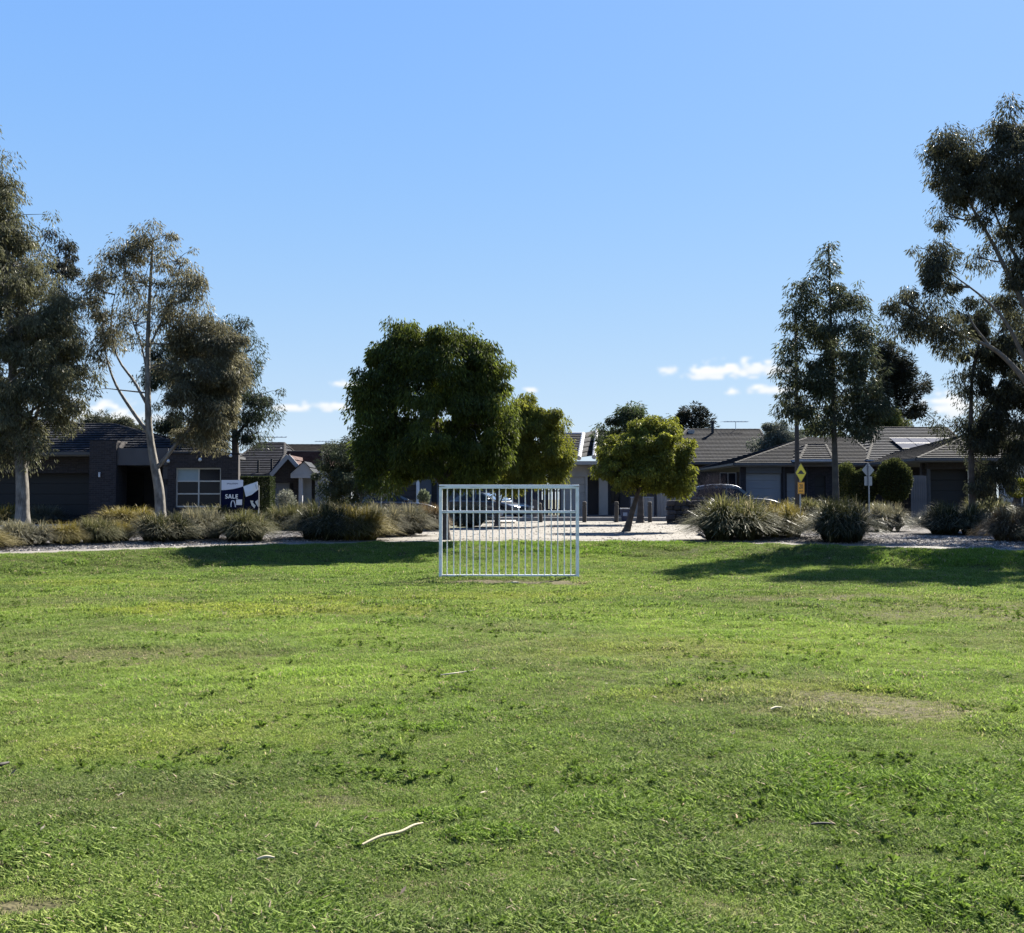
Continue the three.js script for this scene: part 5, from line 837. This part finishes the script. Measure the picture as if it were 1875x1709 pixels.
{ // bin
  const d = 52.6, x = X(1144, d), y0 = gh(x, d), B = thing('litter_bin', 'small dark blue bin with a pale lid behind the leaning trunk', 'bin', [x, y0, -d]), w = 0.2, h = 0.62;
  part(B, 'body', new THREE.CylinderGeometry(0.3, 0.24, h, 4, 1).rotateY(Math.PI / 4).translate(x, y0 + h / 2, -d), plain(0.02, 0.03, 0.075, 0.5, 0.2));
  part(B, 'lid', rbox(x - 0.24, x + 0.24, y0 + h + 0.002, y0 + h + 0.06, -d - 0.24, -d + 0.24, 0.02), MAT.offWhite);
  part(B, 'label_patch', box(x - 0.12, x + 0.1, y0 + 0.28, y0 + 0.46, -d + 0.2, -d + 0.205), plain(0.2, 0.25, 0.36, 0.5, 0.9, 4));
}
{ // letterbox
  const d = 53.1, x = X(979, d), y0 = gh(x, d), B = thing('letterbox', 'grey round-topped letterbox seen between the goal bars', 'letterbox', [x, y0, -d]);
  part(B, 'pedestal', rbox(x - 0.1, x + 0.12, y0 - 0.1, y0 + 0.62, -d - 0.1, -d + 0.1, 0.02), MAT.render);
  const s = new THREE.Shape(); s.moveTo(-0.2, 0); s.lineTo(0.2, 0); s.lineTo(0.2, 0.25); s.absarc(0, 0.25, 0.2, 0, Math.PI); s.lineTo(-0.2, 0);
  part(B, 'box', new THREE.ExtrudeGeometry(s, { depth: 0.34, bevelEnabled: true, bevelSize: 0.01, bevelThickness: 0.01 }).translate(x, y0 + 0.63, -d - 0.17), MAT.render);
  part(B, 'number_plate', rbox(x - 0.19, x - 0.04, y0 + 0.66, y0 + 0.78, -d + 0.181, -d + 0.195, 0.01), MAT.white);
}
// ---------------------------------------------------------------- cars
function car(label, px, d, yaw, paint, prof, dims) {
  const x = X(px, d), y0 = gh(x, roadMid(x)) + 0.012, C = thing('parked_car', label, 'car', [x, y0, -d]); C.rotation.y = yaw; const [L, W, wheelR, axF, axR] = dims;
  const mk = (n, g, m, parent = C) => { const k = shade(new THREE.Mesh(g, m)); k.name = n; parent.add(k); return k; };
  const shape = (pts) => { const s = new THREE.Shape(); s.moveTo(...pts[0]); s.splineThru(pts.slice(1).map((k) => new THREE.Vector2(...k))); s.closePath(); return s; };
  const body = new THREE.Shape(); body.moveTo(prof.low[0][0], prof.low[0][1]);
  for (const ax of [axR, axF]) { const r = wheelR + 0.06; body.lineTo(ax - r, prof.low[0][1]); body.absarc(ax, wheelR, r, Math.PI, 0, true); body.lineTo(ax + r, prof.low[0][1]); }
  body.lineTo(prof.low[1][0], prof.low[1][1]); body.splineThru(prof.upper.map((k) => new THREE.Vector2(...k))); body.closePath();
  const bg = new THREE.ExtrudeGeometry(body, { depth: W - 0.16, bevelEnabled: true, bevelThickness: 0.08, bevelSize: 0.05, bevelOffset: -0.05, bevelSegments: 3, curveSegments: 10 }).translate(0, 0, -(W - 0.16) / 2);
  mk('body', bg, paint);
  // cabin narrows towards the roof
  const cabin = (pts, w0, w1, out) => { const g = new THREE.ExtrudeGeometry(shape(pts), { depth: 1, bevelEnabled: false, curveSegments: 12 }).translate(0, 0, -0.5), p = g.attributes.position, ys = pts.map((k) => k[1]), a = Math.min(...ys), b = Math.max(...ys); for (let k = 0; k < p.count; k++) p.setZ(k, p.getZ(k) * lerp(w0, w1, (p.getY(k) - a) / (b - a)) * 1); g.computeVertexNormals(); return g; };
  const cab = mk('cabin', cabin(prof.cabin, W - 0.12, W - 0.42), paint);
  for (const [n, w] of prof.side.entries()) for (const s of [-1, 1]) { // side windows follow the cabin's lean
    const g = new THREE.ExtrudeGeometry(new THREE.Shape(w.map((k) => new THREE.Vector2(...k))), { depth: 0.012, bevelEnabled: false }), p = g.attributes.position, ys = prof.cabin.map((k) => k[1]), a = Math.min(...ys), b = Math.max(...ys);
    for (let k = 0; k < p.count; k++) p.setZ(k, s * (lerp(W - 0.12, W - 0.42, (p.getY(k) - a) / (b - a)) / 2 + 0.004 + p.getZ(k)));
    g.computeVertexNormals(); mk('side_window', g, MAT.glass, cab);
  }
  const screen = (a, b, n) => { const dx = b[0] - a[0], dy = b[1] - a[1], l = Math.hypot(dx, dy), g = new THREE.BufferGeometry(), nx = dy / l * 0.035 * (n === 'windscreen' ? 1 : -1), ny = Math.abs(dx / l) * 0.035, ys = prof.cabin.map((k) => k[1]), lo = Math.min(...ys), hi = Math.max(...ys), wz = (y) => lerp(W - 0.12, W - 0.42, (y - lo) / (hi - lo)) / 2 - 0.09, v = [];
    for (const [q, k] of [[a, 0], [a, 1], [b, 1], [b, 0]]) v.push(q[0] + nx, q[1] + ny, (k ? 1 : -1) * wz(q[1])); g.setAttribute('position', new THREE.Float32BufferAttribute(v, 3)); g.setIndex([0, 1, 2, 0, 2, 3]); g.computeVertexNormals(); mk(n, g, phys({ color: lin(0.10, 0.13, 0.17), roughness: 0.05, ior: 2.2, clearcoat: 1, clearcoatRoughness: 0.03 }), cab); };  // both screens get a bluish base colour that stands in for reflected sky
  screen(...prof.front, 'windscreen'); screen(...prof.rear, 'rear_window');
  const rubber = std({ color: lin(0.02, 0.02, 0.021), roughness: 0.9 }), rimM = std({ color: lin(0.45, 0.46, 0.48), roughness: 0.35, metalness: 0.8 });
  for (const ax of [axF, axR]) for (const s of [-1, 1]) { const t = mk('wheel', new THREE.TorusGeometry(wheelR - 0.085, 0.085, 10, 24).scale(1, 1, 1.15).translate(ax, wheelR, s * (W / 2 - 0.13)), rubber); mk('rim', mergeGeometries([new THREE.CylinderGeometry(wheelR * 0.62, wheelR * 0.62, 0.1, 20).rotateX(Math.PI / 2).toNonIndexed(), ...[0, 1, 2, 3, 4].map((k) => new THREE.BoxGeometry(0.05, wheelR * 1.2, 0.03).rotateZ(k * Math.PI / 5).translate(0, 0, s * 0.06).toNonIndexed())]).translate(ax, wheelR, s * (W / 2 - 0.12)), rimM, t); }
  const hx = prof.low[1][0] - 0.1;
  for (const s of [-1, 1]) { mk('headlight', new RoundedBoxGeometry(0.22, 0.13, 0.34, 2, 0.05).translate(hx + 0.02, prof.lampY, s * (W / 2 - 0.25)), phys({ color: lin(0.2, 0.21, 0.22), roughness: 0.25, clearcoat: 0.4 })); mk('tail_light', new RoundedBoxGeometry(0.12, 0.18, 0.28, 2, 0.04).translate(prof.low[0][0] + 0.08, prof.lampY + 0.12, s * (W / 2 - 0.22)), std({ color: lin(0.25, 0.01, 0.012), roughness: 0.2 })); const mm = mk('wing_mirror', new RoundedBoxGeometry(0.14, 0.13, 0.2, 2, 0.04).translate(prof.front[0][0] - 0.35, prof.front[0][1] + 0.08, s * (W / 2 + 0.06)), paint); mk('door_handle', new RoundedBoxGeometry(0.16, 0.03, 0.03, 1, 0.01).translate(-0.1, prof.front[0][1] - 0.12, s * (W / 2 + 0.005)), paint); }
  if (prof.glintTubes) for (const s of [-1, 1]) { const g = new Geo(), q = curve(prof.glintTubes.map(([a, b]) => new THREE.Vector3(a, b, s * (W / 2 - 0.27))), 14); g.tube(q, q.map(() => 0.028), 8); mk('roof_glint_tube', g.build(), MAT.steel); }  // bright tubes added along the roof edges only to catch a sun glint
  mk('number_plate', new THREE.BoxGeometry(0.01, 0.12, 0.36).translate(prof.low[1][0] + 0.03, prof.low[1][1] + 0.14, 0), MAT.white);
  mk('grille', new RoundedBoxGeometry(0.06, 0.16, W * 0.5, 1, 0.02).translate(prof.low[1][0] + 0.0, prof.lampY - 0.1, 0), MAT.nearBlack);
}
const black = phys({ color: lin(0.012, 0.013, 0.018), roughness: 0.28, clearcoat: 1, clearcoatRoughness: 0.05 });
const SEDAN = { low: [[-2.25, 0.24], [2.25, 0.24]], upper: [[2.28, 0.5], [2.2, 0.66], [1.7, 0.84], [1.05, 0.92], [0, 0.96], [-1.6, 0.98], [-2.2, 0.93], [-2.27, 0.6], [-2.25, 0.3]], cabin: [[1.12, 0.88], [0.55, 1.18], [0.1, 1.38], [-0.5, 1.45], [-1.2, 1.38], [-1.75, 1.14], [-2.0, 0.92]], side: [[[0.62, 0.98], [0.12, 1.31], [-0.32, 1.36], [-0.36, 0.98]], [[-0.44, 0.98], [-0.42, 1.36], [-1.1, 1.31], [-1.45, 1.12], [-1.5, 0.98]]], front: [[0.98, 0.96], [0.2, 1.345]], rear: [[-1.86, 1.02], [-1.25, 1.365]], lampY: 0.64 };
const SUV = { low: [[-2.35, 0.32], [2.35, 0.32]], upper: [[2.38, 0.62], [2.3, 0.88], [1.8, 1.06], [1.0, 1.13], [0, 1.14], [-1.8, 1.14], [-2.33, 1.1], [-2.38, 0.7], [-2.35, 0.4]], cabin: [[1.12, 1.06], [0.6, 1.44], [0.2, 1.68], [-0.5, 1.78], [-1.5, 1.75], [-2.1, 1.62], [-2.33, 1.1]], side: [[[0.68, 1.16], [0.18, 1.6], [-0.38, 1.66], [-0.4, 1.16]], [[-0.48, 1.16], [-0.46, 1.66], [-1.3, 1.64], [-1.32, 1.16]], [[-1.4, 1.16], [-1.38, 1.63], [-1.9, 1.56], [-2.05, 1.2]]], front: [[1.02, 1.12], [0.3, 1.63]], rear: [[-2.26, 1.24], [-2.12, 1.56]], lampY: 0.86, glintTubes: [[0.35, 1.62], [0.1, 1.75], [-0.5, 1.83], [-1.4, 1.81], [-2.0, 1.69]] };
car('black sedan parked behind the goal bars with a bright windscreen', 896, 56.6, -0.62, black, SEDAN, [4.5, 1.82, 0.32, 1.4, -1.35]);
car('dark tall car with a glinting roof behind the biggest sunlit tussock', 1342, 54.6, -0.1, black, SUV, [4.75, 1.9, 0.37, 1.5, -1.4]);
car('black car almost hidden behind grey tussocks near the small diamond sign back', 716, 53.0, 0.35, black, SEDAN, [4.5, 1.82, 0.32, 1.4, -1.35]);

// ---------------------------------------------------------------- fallen sticks and leaves on the grass
function stick(label, pts, r, c, lift = 0.02) {
  const P = pts.map(([x, y], k) => { const [a, d] = at0(x, y); return new THREE.Vector3(a, lawnH(a, d) + lift + (k % 2) * 0.006, -d); }), g = new Geo(), q = curve(P, 18); g.tube(q, q.map((_, k) => r * (0.55 + 0.6 * Math.sin(Math.PI * clamp(k / 18 * 0.8 + 0.15)))), 7);
  const T = shade(new THREE.Mesh(g.build().translate(-P[0].x, -P[0].y, -P[0].z), std({ color: lin(...c), roughness: 0.8 }))); T.position.copy(P[0]); T.name = numbered('fallen_stick'); T.userData = { label, category: 'stick' }; scene.add(T);
}
stick('pale curved bark strip, longest stick lying on the grass', [[666, 1556], [700, 1543], [735, 1532], [760, 1521], [776, 1514]], 0.0065, [0.27, 0.23, 0.14], 0.035);
stick('short pale twig below the curved bark strip', [[476, 1586], [492, 1584.5], [508, 1584]], 0.006, [0.36, 0.31, 0.2], 0.034);
stick('thin pale twig on the grass midway to the goal', [[806, 1241], [825, 1240], [845, 1237], [868, 1235]], 0.006, [0.36, 0.32, 0.22], 0.03);
stick('pale twig at the edge of the bare patch', [[1408, 1310], [1418, 1308], [1429, 1306]], 0.007, [0.38, 0.33, 0.22], 0.026);
stick('dark twig at the frame edge on the grass', [[-8, 1413], [8, 1411], [24, 1406]], 0.01, [0.025, 0.02, 0.016], 0.034);
stick('pale twig lying at the foot of the goal', [[930, 1069], [940, 1068.4], [950, 1068]], 0.014, [0.4, 0.36, 0.28], 0.02);
stick('dark low twig among the lush grass', [[1480, 1514], [1500, 1513], [1524, 1511]], 0.005, [0.03, 0.025, 0.02], 0.034);
const leafG = new THREE.BufferGeometry(); leafG.setAttribute('position', new THREE.Float32BufferAttribute([-0.5, 0, 0, 0, 0.06, 0.16, 0.5, 0.1, 0, 0, 0.06, -0.16], 3)); leafG.setIndex([0, 1, 2, 0, 2, 3]);
scatter('fallen_leaves', 'pale and brown dry leaves strewn over the field', 'leaves', leafG, std({ roughness: 0.85 }), 300, 301, (R, p, e, s, c) => { const d = 3.2 + 23 * R(), half = 0.52 * d + 1; const x = (R() * 2 - 1) * half; if (d > edge(x) - 0.3) return false; p.set(x, lawnH(x, d) + 0.024, -d); e.set((R() - 0.5) * 0.7, R() * 6.3, (R() - 0.5) * 0.7); const L = 0.02 + 0.035 * R(); s.set(L, L, L); if (R() < 0.55) c.setRGB(0.2, 0.17, 0.12); else c.setRGB(0.1, 0.07, 0.045); return true; });

renderer.render(scene, camera);
